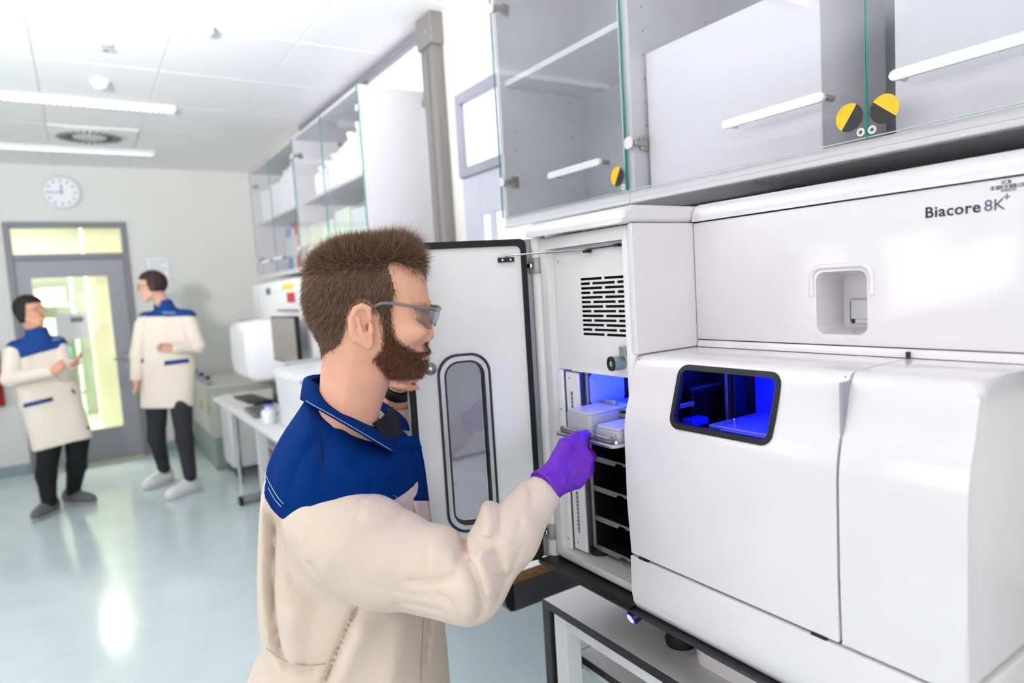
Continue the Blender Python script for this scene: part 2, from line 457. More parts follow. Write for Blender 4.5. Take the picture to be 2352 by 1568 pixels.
# smoke detector and sprinkler
t = thing('smoke_detector', 'small round white smoke detector on the ceiling between two lamps', 'detector', (0.24, 4.88, ZC))
lathe('base', white_plastic, t, [(0, -.0005), (.055, -.0005), (.058, -.012), (.05, -.02), (0, -.02)], (0.24, 4.88, ZC))
lathe('dome', white_plastic, t, [(.048, -.0205), (.045, -.035), (.032, -.05), (.012, -.056), (0, -.057)], (0.24, 4.88, ZC))
t = thing('sprinkler_head', 'tiny pale sprinkler head on the bright ceiling above the smoke detector', 'sprinkler', (0.25, 4.2, ZC))
lathe('rosette', white_plastic, t, [(0, -.0005), (.035, -.0005), (.03, -.012), (.01, -.014), (0, -.014)], (0.25, 4.2, ZC))
lathe('deflector', alu, t, [(0, -.015), (.006, -.015), (.006, -.035), (.02, -.038), (0, -.04)], (0.25, 4.2, ZC))

# glazed strip high in the right wall, with grey frames, and the aluminium column
lit_pane = mat('frosted_lit_pane', '#f2f2fa', 0.3, emit='#f6f4ff', estr=0.35, bump=0.01)
g = thing('window_4', None, None, (XR, 4.4, 2.52)); g['kind'] = 'structure'
prof_grey = mat('anodised_grey_profile', '#8e8d95', 0.4, metal=0.35, bump=0.02)
bm = bmesh.new()
add_box(bm, XR - .035, XR + .06, 3.26, 5.62, 2.86, 2.91, .004, 1); add_box(bm, XR - .035, XR + .06, 3.26, 5.62, 2.50, 2.54, .004, 1)
for y in (3.26, 4.16, 5.0, 5.57): add_box(bm, XR - .035, XR + .06, y, y + .05, 2.54, 2.86, .004, 1)
finish(bm, 'window_frame', prof_grey, g)
for y0, y1 in ((3.31, 4.16), (4.21, 5.0), (5.05, 5.57)): box('pane', lit_pane, g, XR + .005, XR + .012, y0, y1, 2.54, 2.86)
tcol = thing('trim_1', None, None, (XR, 3.17, 0)); tcol['kind'] = 'structure'
col_m = mat('brown_grey_aluminium', '#8c8986', 0.4, metal=0.3, bump=0.02)
box('post', col_m, tcol, XR - .06, XR - .0005, 3.11, 3.25, 0, ZC - .002, .006, 2)
box('groove', mat('dark_groove', '#6a6866', .5, bump=.01), tcol, XR - .0612, XR - .058, 3.165, 3.185, 0, ZC - .18)
box('cap_bracket', col_m, tcol, XR - .075, XR - .0005, 3.095, 3.265, ZC - .16, ZC - .001, .004, 1)
lathe('bolt', steel, tcol, [(0, .006), (.009, .005), (.011, 0)], (XR - .0752, 3.16, ZC - .09), (-1, 0, 0), 12)

# door in the right wall with transom
d2 = thing('door_2', None, None, (XR, 2.53, 0)); d2['kind'] = 'structure'
lav = mat('lavender_grey_paint', '#cfd0dc', 0.45, bump=0.02)
frm2 = mat('transom_frame_grey', '#a4a3b0', 0.4, bump=0.02)
bm = bmesh.new()
add_box(bm, XR - .02, XR + .05, 2.05, 3.0, 2.42, 2.47, .003, 1); add_box(bm, XR - .02, XR + .05, 2.05, 3.0, 2.06, 2.105, .003, 1)
add_box(bm, XR - .02, XR + .05, 2.96, 3.0, 2.105, 2.42, .003, 1); add_box(bm, XR - .02, XR + .05, 2.05, 2.09, 2.105, 2.42, .003, 1)
finish(bm, 'transom_frame', frm2, d2)
box('pane', lit_pane, d2, XR + .01, XR + .016, 2.09, 2.96, 2.105, 2.42)
bm = bmesh.new()
add_box(bm, XR + .0, XR + .04, 2.84, 2.999, 0.02, 2.059, .003, 1); add_box(bm, XR, XR + .04, 2.051, 2.2, 0.02, 2.059, .003, 1)
add_box(bm, XR, XR + .04, 2.2, 2.84, 1.86, 2.059, .003, 1); add_box(bm, XR, XR + .04, 2.2, 2.84, 0.02, 0.5, .003, 1)
add_box(bm, XR, XR + .04, 2.72, 2.76, 0.5, 1.86, .003, 1)
finish(bm, 'leaf', lav, d2)
box('pane', lit_pane, d2, XR + .015, XR + .022, 2.2, 2.72, 0.5, 1.86); box('pane', lit_pane, d2, XR + .015, XR + .022, 2.76, 2.84, 0.5, 1.86)

# ------------------------------------------------------------------ back door with transom, corridor behind
d1 = thing('door_1', None, None, ((DX0 + DX1) / 2, YB, 0)); d1['kind'] = 'structure'
bm = bmesh.new(); F0 = YB - .03; F1 = YB + .12
add_box(bm, DX0, DX0 + .055, F0, F1, 0, DZ, .004, 1); add_box(bm, DX1 - .055, DX1, F0, F1, 0, DZ, .004, 1)
add_box(bm, DX0 + .055, DX1 - .055, F0, F1, DZ - .05, DZ, .004, 1); add_box(bm, DX0 + .055, DX1 - .055, F0, F1, 2.02, 2.075, .004, 1)
finish(bm, 'door_frame', frame_grey, d1)
yel_glass = glass_mat('door_glass', '#fefefa', 1.5, 0, 0.02)
box('transom_pane', yel_glass, d1, DX0 + .056, DX1 - .056, YB + .03, YB + .036, 2.076, DZ - .051)
lf0, lf1, lz0, lz1 = DX0 + .058, DX1 - .058, .012, 2.017
gx0, gx1, gz0, gz1 = -0.36, 0.26, 0.33, 1.85
leaf = box('leaf', door_grey, d1, lf0, lf1, YB - .01, YB + .035, lz0, lz1, .003, 1)
bm = bmesh.new(); add_prism(bm, rrect(gx0, gx1, gz0, gz1, .02, 3), 'y', YB - .1, YB + .1); cut(leaf, bm)
box('leaf_pane', yel_glass, leaf, gx0, gx1, YB + .01, YB + .016, gz0, gz1)
lathe('rosette', steel, leaf, [(0, .012), (.024, .012), (.026, 0)], (.345, YB - .011, 1.02), (0, -1, 0), 16)
tube('handle', steel, leaf, [(.345, YB - .012, 1.02), (.345, YB - .06, 1.02), (.335, YB - .066, 1.02), (.23, YB - .066, 1.02)], .011, 10)
lathe('lock', steel, leaf, [(0, .008), (.02, .008), (.022, 0)], (.345, YB - .011, .93), (0, -1, 0), 16)
box('sill_strip', mat('yellow_sill', '#cfcf86', .5, bump=.02), d1, DX0 + .06, DX1 - .06, YB - .035, YB + .02, 0.0, .01, .002, 1)
t = thing('paper_notice', 'plain sheet of paper taped to the glass of the grey door', 'notice', (-.08, YB, 1.25))
box('sheet', paper, t, -.21, .055, YB - .016, YB - .0105, 1.24, 1.50)
box('stamp_print', mat('grey_print', '#8a8a8c', .7, bump=.01), t, -.085, .02, YB - .0168, YB - .0161, 1.41, 1.46)

# corridor beyond: yellow walls, glazed lab on its far side
yel = mat('yellow_corridor_paint', '#f9f5de', 0.6, bump=0.03)
cor = structure(box('floor_corridor', mat('corridor_floor', '#c7d6c4', .3, bump=.02), None, -3, 3, YB + .2, YB + 4.2, -.1, 0))
structure(box('ceiling_corridor', mat('corridor_ceiling', '#f8f6e6', .6, bump=.02), None, -3, 3, YB + .2, YB + 4.2, 2.8, 2.9))
structure(box('wall_corridor_back', mat('pale_green_wall', '#e6efe6', .6, bump=.02), None, -3, 3, YB + 4.1, YB + 4.3, 0, 2.8))
structure(box('wall_corridor_right', yel, None, 0.10, 3, YB + 1.4, YB + 4.1, 0, 2.8))
structure(box('wall_corridor_left', yel, None, -3.2, -3, YB + .2, YB + 4.2, 0, 2.8))
area_light('corridor_lamp_light', (-.6, YB + 2.0, 2.7), (-.6, YB + 2.0, 0), 2.2, 0.4, 190, (1.0, .985, .90))
for k, (x, y, z, w_) in enumerate(((-.2, YB + 3.4, 2.25, 1.1), (-.1, YB + 2.2, 2.6, 1.6))):
    t = thing('corridor_lamp', ('bright strip lamp seen through the glass of the door', 'bright strip lamp seen through the transom over the door')[k], 'lamp', (x, y, z))
    box('tube', mat('corridor_glow', '#ffffff', .5, emit='#fffff0', estr=5.0, bump=.01), t, x - w_ / 2, x + w_ / 2, y - .05, y + .05, z - .02, z + .02, .005, 1)
    box('canopy', white_matte, t, x - w_ / 2 - .02, x + w_ / 2 + .02, y - .07, y + .07, z + .021, z + .05, .004, 1)
t = thing('corridor_shelf', 'pale green shelving with boxes seen through the door glass', 'shelf', (-.75, YB + 3.7, 0))
sh = mat('green_shelf_paint', '#cfe6dc', .5, bump=.02)
for k in range(5): box('board', sh, t, -1.3, -.05, YB + 3.5, YB + 3.95, .35 + .42 * k, .38 + .42 * k)
for x in (-1.3, -.7, -.09): box('upright', sh, t, x, x + .04, YB + 3.5, YB + 3.54, 0, 2.1)
cc = ['#5f9fb0', '#e9f0ee', '#7fc0a8', '#d9e7d2', '#4b86a8']; cn = ['teal blue', 'whitish', 'mint green', 'pale sage', 'deep blue']
sn = ['lowest', 'second lowest', 'middle', 'upper']; pn = ['left', 'middle', 'right']
for k in range(12):
    x = -1.25 + .40 * (k % 3); z = .38 + .42 * (k // 3)
    tag(rebase(box('storage_box', mat('box_' + cc[k % 5], cc[k % 5], .5, bump=.02), None, x, x + .3, YB + 3.55, YB + 3.85, z + .0005, z + .16 + .1 * ((k * 7) % 3) / 3, .01, 1), (x + .15, YB + 3.7, z + .0005)),
        '%s storage box at the %s of the %s green shelf beyond the door' % (cn[k % 5], pn[k % 3], sn[k // 3]), 'box', 'boxes on the corridor shelving')
tag(rebase(box('wall_switch', mat('switch_yellow', '#cfcd7c', .5, bump=.01), None, .095, .0995, YB + 1.6, YB + 1.7, 1.55, 1.65, .002, 1), (.097, YB + 1.65, 1.55)), 'small square switch on the yellow corridor wall', 'switch')

# wall clock
t = thing('wall_clock', 'round white wall clock above the grey door', 'clock', (-.04, YB, 2.66))
cx, cz = -.04, 2.66
lathe('case', mat('clock_case', '#dcdde2', .4, bump=.01), t, [(0, .0005), (.155, .0005), (.158, .03), (.150, .04), (.142, .04), (.14, .03), (0, .03)], (cx, YB, cz), (0, -1, 0), 48)
lathe('dial', mat('clock_dial', '#eceef4', .5, bump=.01), t, [(0, .0312), (.139, .0312)], (cx, YB, cz), (0, -1, 0), 48)
gm = mat('clock_marks', '#8f93a6', .5, bump=.01)
for k in range(12):
    a = math.radians(30 * k); M = Matrix.Translation((cx, YB, cz)) @ Matrix.Rotation(a, 4, 'Y')
    box('hour_mark', gm, t, -.006, .006, -.0335, -.0315, .098, .125, M=M)
for nm, a, l, wd in (('hour_hand', 3, .075, .006), ('minute_hand', 268, .105, .005)):
    M = Matrix.Translation((cx, YB, cz)) @ Matrix.Rotation(math.radians(a), 4, 'Y')
    box(nm, gm, t, -wd, wd, -.0365, -.0345, -.02, l, M=M)
lathe('hub', gm, t, [(0, .039), (.009, .038), (.009, .0345)], (cx, YB, cz), (0, -1, 0), 16)

# framed notices right of the door
t = thing('framed_notice', 'white framed notice on the back wall behind the tall man', 'notice', (.72, YB, 1.72))
ring_prism('frame', mat('pale_frame', '#d4d8e0', .4, bump=.01), t, rrect(.61, .83, 1.70, 2.03, .006, 2), rrect(.625, .815, 1.715, 2.015, .004, 2), 'y', YB - .015, YB - .0005)
box('sheet', paper, t, .625, .815, YB - .008, YB - .004, 1.715, 2.015)
for k in range(9): box('text_line', mat('notice_print', '#b4bac6', .7, bump=.01), t, .645, .80 - .05 * (k % 3 == 2), YB - .0088, YB - .0081, 1.985 - .028 * k, 1.994 - .028 * k)
t = thing('small_notice', 'small pale card on the back wall at the tall man\'s neck', 'notice', (.80, YB, 1.60))
box('card', mat('pale_card', '#c9d0e2', .7, bump=.02), t, .74, .86, YB - .006, YB - .0005, 1.57, 1.66, .001, 1)
box('print_line', mat('notice_print', '#b4bac6'), t, .755, .83, YB - .0067, YB - .0061, 1.62, 1.63)
# red call box at the left edge
t = thing('fire_alarm_box', 'red fire extinguisher box on the wall at the left edge of the picture', 'fire box', (-.76, YB, .70))
red = mat('signal_red', '#a3151c', .4, bump=.02)
box('body', red, t, -.86, -.665, YB - .10, YB - .0005, .68, 1.18, .01, 2)
box('front_panel', black_plastic, t, -.845, -.68, YB - .106, YB - .1005, .80, 1.0, .004, 1)
box('label_plate', paper, t, -.84, -.70, YB - .104, YB - .1005, 1.03, 1.13, .002, 1)
# ================================================================== the analysis instrument
MC = thing('analysis_instrument', 'large white analysis instrument with its sample door open and blue light inside', 'instrument', (1.22, 0.75, 0.75))
Y0, Y1, Y2 = 0.33, 0.871, 1.162          # near end, start of the sample module, far end
XP, XH, XM = 0.985, 0.798, 0.83          # upper panel, hood front, module front
mach_blue = mat('blue_led', '#2040ff', 0.4, emit='#1434ff', estr=9.0, bump=.01)

# --- main body behind the panel
box('body', white_plastic, MC, XP + .02, 1.62, Y0 + .004, Y1, 0.90, 1.597, .004, 1)
# --- upper front panel with the pocket
pan = box('front_panel', white_plastic, MC, XP, XP + .0195, Y0, Y1 - .002, 1.377, 1.5975, .003, 2)
po = rrect(.540, .622, 1.394, 1.492, .014, 6)
bm = bmesh.new(); add_prism(bm, po, 'x', XP - .05, XP + .05); cut(pan, bm)
# the pocket itself: an open box set into the body
bod = [o for o in MC.children if o.name.startswith('body')][0]
bm = bmesh.new(); add_box(bm, XP - .05, XP + .075, .535, .627, 1.389, 1.497); cut(bod, bm)
bm = bmesh.new()
IN = rrect(.545, .617, 1.400, 1.484, .008, 6)
for i in range(len(po)):
    j = (i + 1) % len(po)
    vs4 = [bm.verts.new((XP + .0196, *po[i])), bm.verts.new((XP + .0196, *po[j])), bm.verts.new((XP + .07, *IN[j])), bm.verts.new((XP + .07, *IN[i]))]
    bm.faces.new(vs4)
bm.faces.new([bm.verts.new((XP + .07, *p)) for p in IN])
bmesh.ops.remove_doubles(bm, verts=bm.verts, dist=1e-5)
pk = finish(bm, 'pocket', white_plastic, MC, 50)
ring_prism('flap_frame', mat('grey_seam', '#b9b9bf', .4, bump=.01), pk, rrect(.546, .606, 1.404, 1.446, .006, 4), rrect(.5475, .6045, 1.4055, 1.4445, .005, 4), 'x', XP + .066, XP + .0695)
box('flap', mat('flap_grey', '#d7d7dc', .35, bump=.01), pk, XP + .0675, XP + .0695, .5475, .6045, 1.4125, 1.4445, .001, 1)
box('flap_slot', black_plastic, pk, XP + .0672, XP + .0694, .599, .6025, 1.4065, 1.4125)
ring_prism('grip_lip', white_plastic, pan, rrect(.533, .629, 1.455, 1.500, .02, 6)[:15] + [(.533, 1.455), (.629, 1.455)], rrect(.5405, .6215, 1.455, 1.4925, .014, 6)[:15] + [(.5405, 1.455), (.6215, 1.455)], 'x', XP - .0028, XP + .0005) if False else None
bm = bmesh.new()
arc = []
for cyy, s0 in ((.629 - .018, 0), (.533 + .018, 90)):
    for k in range(7):
        tt = math.radians(s0 + 90 * k / 6); arc.append((cyy + .018 * math.cos(tt), 1.484 + .016 * math.sin(tt)))
arc = [(.629, 1.455)] + arc + [(.533, 1.455)]
add_tube(bm, [(XP - .0002, a, c_) for a, c_ in arc], .0042, 8)
finish(bm, 'grip_lip', white_plastic, pan, 60)
# --- top cap with rounded front
def capprof(x0, x1, z0, z1, r):
    pts = [(x1, z0), (x1, z1)]
    for k in range(7):
        tt = math.radians(90 + 90 * k / 6); pts.append((x0 + r + r * math.cos(tt), z1 - r + r * math.sin(tt) * 1.0))
    pts.append((x0, z0)); return pts
prism('top_cap', white_plastic, MC, capprof(XP - .004, 1.62, 1.599, 1.632, .026), 'y', Y0 - .002, Y1 - .001, .004, 2)
prism('module_cap', white_plastic, MC, capprof(XM - .022, 1.62, 1.599, 1.630, .024), 'y', Y1, Y2 + .012, .010, 3)

# --- lettering
bl = mat('navy_lettering', '#23213a', .5, bump=.01); gl = mat('grey_lettering', '#55526a', .5, bump=.01)
text_mesh('lettering', 'Biacore', bl, pan, (XP - .0003, .4585, 1.5585), .0205, (0, -1, 0), (0, 0, 1), bold=.00035, space=1.08)
text_mesh('lettering', '8K', gl, pan, (XP - .0003, .3872, 1.5585), .0205, (0, -1, 0), (0, 0, 1), space=1.0)
text_mesh('lettering', '+', gl, pan, (XP - .0003, .3662, 1.5685), .0150, (0, -1, 0), (0, 0, 1))
stk = box('inventory_sticker', mat('sticker_white', '#e3dfe2', .3, bump=.01), pan, XP - .0006, XP - .0001, .334, .382, 1.5797, 1.5955)
text_mesh('lettering', 'ICB', bl, stk, (XP - .0009, .3675, 1.5898), .0062, (0, -1, 0), (0, 0, 1), bold=.0001, space=1.15)
rr = random.Random(3); y = .3800
bm = bmesh.new()
while y > .3365:
    wb = rr.choice((.0004, .0007, .0011)); add_box(bm, XP - .0009, XP - .0006, y - wb, y, 1.5835, 1.5888); y -= wb + rr.choice((.0005, .0008, .0012))
finish(bm, 'barcode', ink, stk, None)
text_mesh('lettering', '2000007952', gl, stk, (XP - .0009, .3685, 1.5805), .0034, (0, -1, 0), (0, 0, 1))

# --- hoods: thick shells following one curved profile
def arcpts(cx, cz, r, a0, a1, n):
    return [(cx + r * math.cos(math.radians(a0 + (a1 - a0) * k / n)), cz + r * math.sin(math.radians(a0 + (a1 - a0) * k / n))) for k in range(n + 1)]
def bez(p, n=22):
    P = np.array(p, float); out = []
    for k in range(n + 1):
        t = k / n; out.append(tuple((1 - t) ** 3 * P[0] + 3 * t * (1 - t) ** 2 * P[1] + 3 * t * t * (1 - t) * P[2] + t ** 3 * P[3]))
    return out
front_curve = bez([(.848, 1.3615), (.826, 1.360), (.827, 1.320), (.812, 1.285)], 10)[:-1] + bez([(.812, 1.285), (.803, 1.263), (XH, 1.245), (XH, 1.200)], 8)
hood_out = [(XP - .001, 1.3625), (.90, 1.3625)] + front_curve + [(XH - .001, 1.10), (XH + .001, 1.003)]
def inset(pts, d):
    out = []
    for i, p in enumerate(pts):
        a = np.array(pts[max(i - 1, 0)]); c_ = np.array(pts[min(i + 1, len(pts) - 1)])
        t = (c_ - a) / np.linalg.norm(c_ - a); nrm = np.array([-t[1], t[0]])
        out.append(tuple(np.array(p) + nrm * d))
    return out
hood_in = inset(hood_out, 0.006)
if hood_in[5][0] < hood_out[5][0]: hood_in = inset(hood_out, -0.006)
def hood(name, ya, yb, bev):
    o = prism(name, white_plastic, MC, hood_out + hood_in[::-1], 'y', ya, yb, 0)
    return o
HL = hood('sample_hood', .4865, Y1 + .002, 0)
bm = bmesh.new(); add_prism(bm, rrect(.5865, .7665, 1.2575, 1.3455, .012, 6), 'x', .70, .90); cut(HL, bm)
# rounded end walls
def endcap(name, parent, ya, yb, bev, prof=None):
    pts = prof or (hood_out + [(XP - .001, 1.003)])
    bm = bmesh.new(); A = [bm.verts.new((p[0], ya, p[1])) for p in pts]; B = [bm.verts.new((p[0], yb, p[1])) for p in pts]
    n = len(pts); fa = bm.faces.new(A); fb = bm.faces.new(B[::-1])
    for i in range(n): bm.faces.new((A[i], B[i], B[(i + 1) % n], A[(i + 1) % n]))
    bmesh.ops.bevel(bm, geom=list(fa.edges if bev < 0 else fb.edges), offset=abs(bev), segments=4, affect='EDGES', profile=.5)
    return finish(bm, name, white_plastic, parent, 40)
endcap('hood_end', HL, Y1 + .002, Y1 + .010, .0045)
endcap('hood_end', HL, .4865, .4825, .003)
HR = endcap('fluid_hood', MC, .4785, Y0, .014)
box('hood_gap', mat('seam_shadow', '#9c9ca6', .6, bump=.01), MC, XH + .012, XP, .4785, .4825, 1.004, 1.35)
box('latch_gap', black_plastic, MC, XP - .006, XP - .001, .4785, .4830, 1.3640, 1.3725)
# plinth step between hood top and panel
prism('panel_step', white_plastic, MC, [(XP - .001, 1.3635), (XP + .02, 1.3635), (XP + .02, 1.3755), (XP + .003, 1.3755), (XP + .0005, 1.372)], 'y', Y0 + .002, Y1 - .003)
# lower strip
low = [(XH - .002, .999), (XH - .003, .95)] + [(XH - .003, .93), (XH, .912), (XH + .008, .898), (XH + .02, .892)] + [(XP, .892), (XP, .999)]
LS = endcap('lower_strip', MC, Y1 + .006, Y0, .010, low)
bm = bmesh.new()
tag(box('seam_shadow_mark', black_plastic, LS, XH - .0022, XH + .004, .835, .857, .9992, 1.0022), None)
box('seam_shadow_mark', black_plastic, LS, XH - .0022, XH + .004, .500, .522, .9992, 1.0022)
# --- hood window: black gasket, glass, interior
def on_curve(z):
    for a, c_ in zip(hood_out, hood_out[1:]):
        if c_[1] <= z <= a[1]: return a[0] + (c_[0] - a[0]) * (a[1] - z) / max(1e-9, a[1] - c_[1])
    return XH
go = rrect(.579, .774, 1.250, 1.353, .019, 8); gi = rrect(.5875, .7655, 1.2585, 1.3445, .011, 8)
bm = bmesh.new(); n = len(go)
def cv(p, d): return bm.verts.new((on_curve(p[1]) + d, p[0], p[1]))
O0 = [cv(p, -.0022) for p in go]; I0 = [cv(p, -.0022) for p in gi]; O1 = [cv(p, .001) for p in go]; I1 = [cv(p, .009) for p in gi]
for i in range(n):
    j = (i + 1) % n
    bm.faces.new((O0[i], O0[j], I0[j], I0[i])); bm.faces.new((O1[j], O1[i], O0[i], O0[j])[::-1]); bm.faces.new((I0[i], I0[j], I1[j], I1[i]))
finish(bm, 'window_gasket', black_rubber, HL, 40)
bm = bmesh.new(); rows = 8
zz = [1.2585 + (1.3445 - 1.2585) * k / rows for k in range(rows + 1)]
VV = [[bm.verts.new((on_curve(z) + .004, yy, z)) for z in zz] for yy in (.5875, .7655)]
for k in range(rows): bm.faces.new((VV[0][k], VV[0][k + 1], VV[1][k + 1], VV[1][k]))
finish(bm, 'window_glass', glass_mat('tinted_hood_glass', '#c9ccff', 1.5, 0, 0.03), HL, 60)
# interior of the hood
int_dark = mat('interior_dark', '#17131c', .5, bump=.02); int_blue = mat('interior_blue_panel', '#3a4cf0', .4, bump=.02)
int_grey = mat('interior_anodised', '#a9a9c4', .35, metal=.5, bump=.02)
bm = bmesh.new()
add_box(bm, .835, XP - .002, .872, .8735, 1.01, 1.355); add_box(bm, XP - .0035, XP - .002, .49, .872, 1.01, 1.355)
add_box(bm, .835, XP - .002, .4875, .489, 1.01, 1.355); add_box(bm, .8045, XP - .0035, .489, .872, 1.006, 1.012)
finish(bm, 'interior_wall', int_dark, HL)
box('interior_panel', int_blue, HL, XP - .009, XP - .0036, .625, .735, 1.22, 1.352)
box('interior_panel', mat('interior_pale_reflection', '#c3c3ee', .4, bump=.02), HL, XP - .012, XP - .0036, .495, .62, 1.22, 1.352)  # pale panel put in for the highlight reflected in the hood window
box('interior_post', int_dark, HL, .93, .965, .742, .752, 1.015, 1.352, .002, 1)
box('interior_post', int_grey, HL, .935, .955, .762, .768, 1.015, 1.352, .001, 1)
box('interior_deck', int_grey, HL, .845, XP - .01, .50, .73, 1.245, 1.2545, .002, 1)
box('interior_rail', int_grey, HL, .835, .845, .50, .70, 1.238, 1.252, .001, 1)
box('interior_bracket', int_blue, HL, .86, .90, .775, .80, 1.240, 1.252, .001, 1)
box('interior_arm', int_dark, HL, .87, .96, .785, .80, 1.295, 1.303, .001, 1)
box('interior_rail', int_dark, HL, .85, .97, .835, .85, 1.02, 1.35, .002, 1)
box('interior_rail', int_grey, HL, .86, .875, .855, .865, 1.02, 1.35, .002, 1)
for yy, xx in ((.70, .875), (.64, .93), (.585, .905), (.555, .86)):
    lathe('interior_pin', steel, HL, [(0, .010), (.0035, .009), (.004, .004), (.004, 0)], (xx, yy, 1.255), n=12)
box('led_strip', mach_blue, HL, .88, .96, .53, .70, 1.3545, 1.3565)
box('led_strip', mat('soft_blue_led', '#2040ff', .4, emit='#1434ff', estr=2.2, bump=.01), HL, .970, .9755, .655, .678, 1.262, 1.345)
box('interior_plate', int_dark, HL, .90, .97, .81, .83, 1.03, 1.30, .002, 1)
box('interior_plate', int_grey, HL, .86, .90, .805, .811, 1.268, 1.276, .001, 1)
def point(name, loc, power, color, r=.01):
    l = bpy.data.lights.new(name, 'POINT'); l.energy = power; l.color = color; l.shadow_soft_size = r
    o = bpy.data.objects.new(name, l); col.objects.link(o); o.location = loc; return o
point('hood_led_light', (.90, .62, 1.335), .24, (.03, .08, 1.0), .012)
point('hood_led_light', (.93, .80, 1.335), .14, (.03, .08, 1.0), .012)

# --- sample module: hollow box with a rounded front frame
MO = box('module_shell', offwhite, MC, XM, 1.615, Y1 + .0115, Y2, .898, 1.5985, .012, 3)
bm = bmesh.new(); add_box(bm, XM - .1, 1.30, Y1 + .028, Y2 - .030, .920, 1.572); cut(MO, bm)
box('near_side_panel', white_plastic, MC, XM - .002, XP + .01, Y1 - .0005, Y1 + .011, 1.3635, 1.5985, .002, 1)
# upper vent panel
VX = XM + .020; vy0, vy1, vz0, vz1 = Y1 + .0285, Y2 - .031, 1.318, 1.5715
sy0, sy1, sz0, sz1 = .911, 1.0475, 1.388, 1.5075
bm = bmesh.new(); nrow = 13; rh = (sz1 - sz0) / nrow; bar = .0042
VT = .002
add_box(bm, VX, VX + VT, vy0, vy1, sz1, vz1); add_box(bm, VX, VX + VT, vy0, vy1, vz0, sz0)
add_box(bm, VX, VX + VT, vy0, sy0, sz0, sz1); add_box(bm, VX, VX + VT, sy1, vy1, sz0, sz1)
for k in range(nrow):
    zt = sz1 - rh * k; zb = zt - rh
    add_box(bm, VX, VX + VT, sy0, sy1, zb, zb + bar)
    cuts = [.9785] if k % 2 == 0 else [.942, 1.0145]
    for c_ in cuts: add_box(bm, VX, VX + VT, c_ - .0032, c_ + .0032, zb + bar, zt)
VP = finish(bm, 'vent_panel', offwhite, MC, None)
box('vent_backing', mat('vent_black', '#05050a', .8, bump=.01), VP, VX + .012, VX + .016, vy0, vy1, vz0 + .02, vz1 - .02)
box('panel_lip', offwhite, VP, VX - .004, VX - .0002, vy0, 1.086, vz0 - .002, vz0 + .0005)
for yy, zz in ((vy1 - .014, 1.545),): lathe('screw', steel, VP, [(0, .0012), (.0028, .001), (.003, 0)], (VX, yy, zz), (-1, 0, 0), 12)
# door stay channel and rod
box('stay_channel', mat('channel_grey', '#c4c3c6', .4, bump=.01), VP, VX - .0025, VX - .0001, vy0 + .004, vy1 - .008, 1.5625, 1.5695)
box('stay_block', black_plastic, MC, VX - .014, VX - .0026, 1.004, 1.019, 1.556, 1.562, .001, 1)
box('stay_block', black_plastic, MC, VX - .012, VX - .0026, .918, .932, 1.5610, 1.5665, .001, 1)
# camera cylinder with black ring
cz_, cyy = 1.343, .937
lathe('sensor_barrel', mat('sensor_blue_grey', '#8fa3ad', .3, metal=.4, bump=.01), MC, [(0, 0), (.0135, 0), (.0135, .028), (.0, .028)], (VX + .006, cyy - .003, cz_), (-1, .22, 0), 28)
lathe('sensor_ring', black_plastic, MC, [(.0055, .0302), (.0075, .0315), (.0138, .0315), (.0142, .0283), (.0055, .0283)], (VX + .006, cyy - .003, cz_), (-1, .22, 0), 28)
lathe('sensor_lens', steel, MC, [(0, .0305), (.0054, .0305), (.0054, .0284), (0, .0284)], (VX + .006, cyy - .003, cz_), (-1, .22, 0), 20)
box('sensor_bracket', alu, MC, VX - .012, VX - .0005, .912, .93, 1.358, 1.376, .001, 1)
# inner rails with drilled LED slots
def rail(y0, y1, z0, z1):
    r_ = box('inner_rail', white_matte, MC, XM + .020, XM + .026, y0, y1, z0, z1, .0015, 1)
    return r_
slot_m = mat('slot_teal', '#5d7c86', .5, bump=.02)
for z0, z1, s0, s1, scr in ((1.122, 1.312, 1.205, 1.272, 1.300), (.926, 1.118, .965, 1.056, .942)):
    r_ = rail(1.072, 1.114, z0, z1)
    prism('sensor_slot', slot_m, r_, rrect(1.092, 1.0985, s0, s1, .003, 3), 'x', XM + .0192, XM + .0201)
    lathe('screw', steel, r_, [(0, .0012), (.0022, .001), (.0025, 0)], (XM + .0199, 1.100, scr), (-1, 0, 0), 10)
    nb = int((s1 - s0) / .0085)
    for k in range(nb): box('slot_contact', white_matte, r_, XM + .0187, XM + .0191, 1.0935, 1.097, s0 + .004 + k * .0085, s0 + .0065 + k * .0085)
box('frame_strip', white_matte, MC, XM + .012, XM + .0195, 1.116, Y2 - .0305, .9205, 1.317, .002, 1)
for zz in (1.232, .946): lathe('screw', steel, MC, [(0, .0012), (.0022, .001), (.0025, 0)], (XM + .0118, 1.124, zz), (-1, 0, 0), 10)
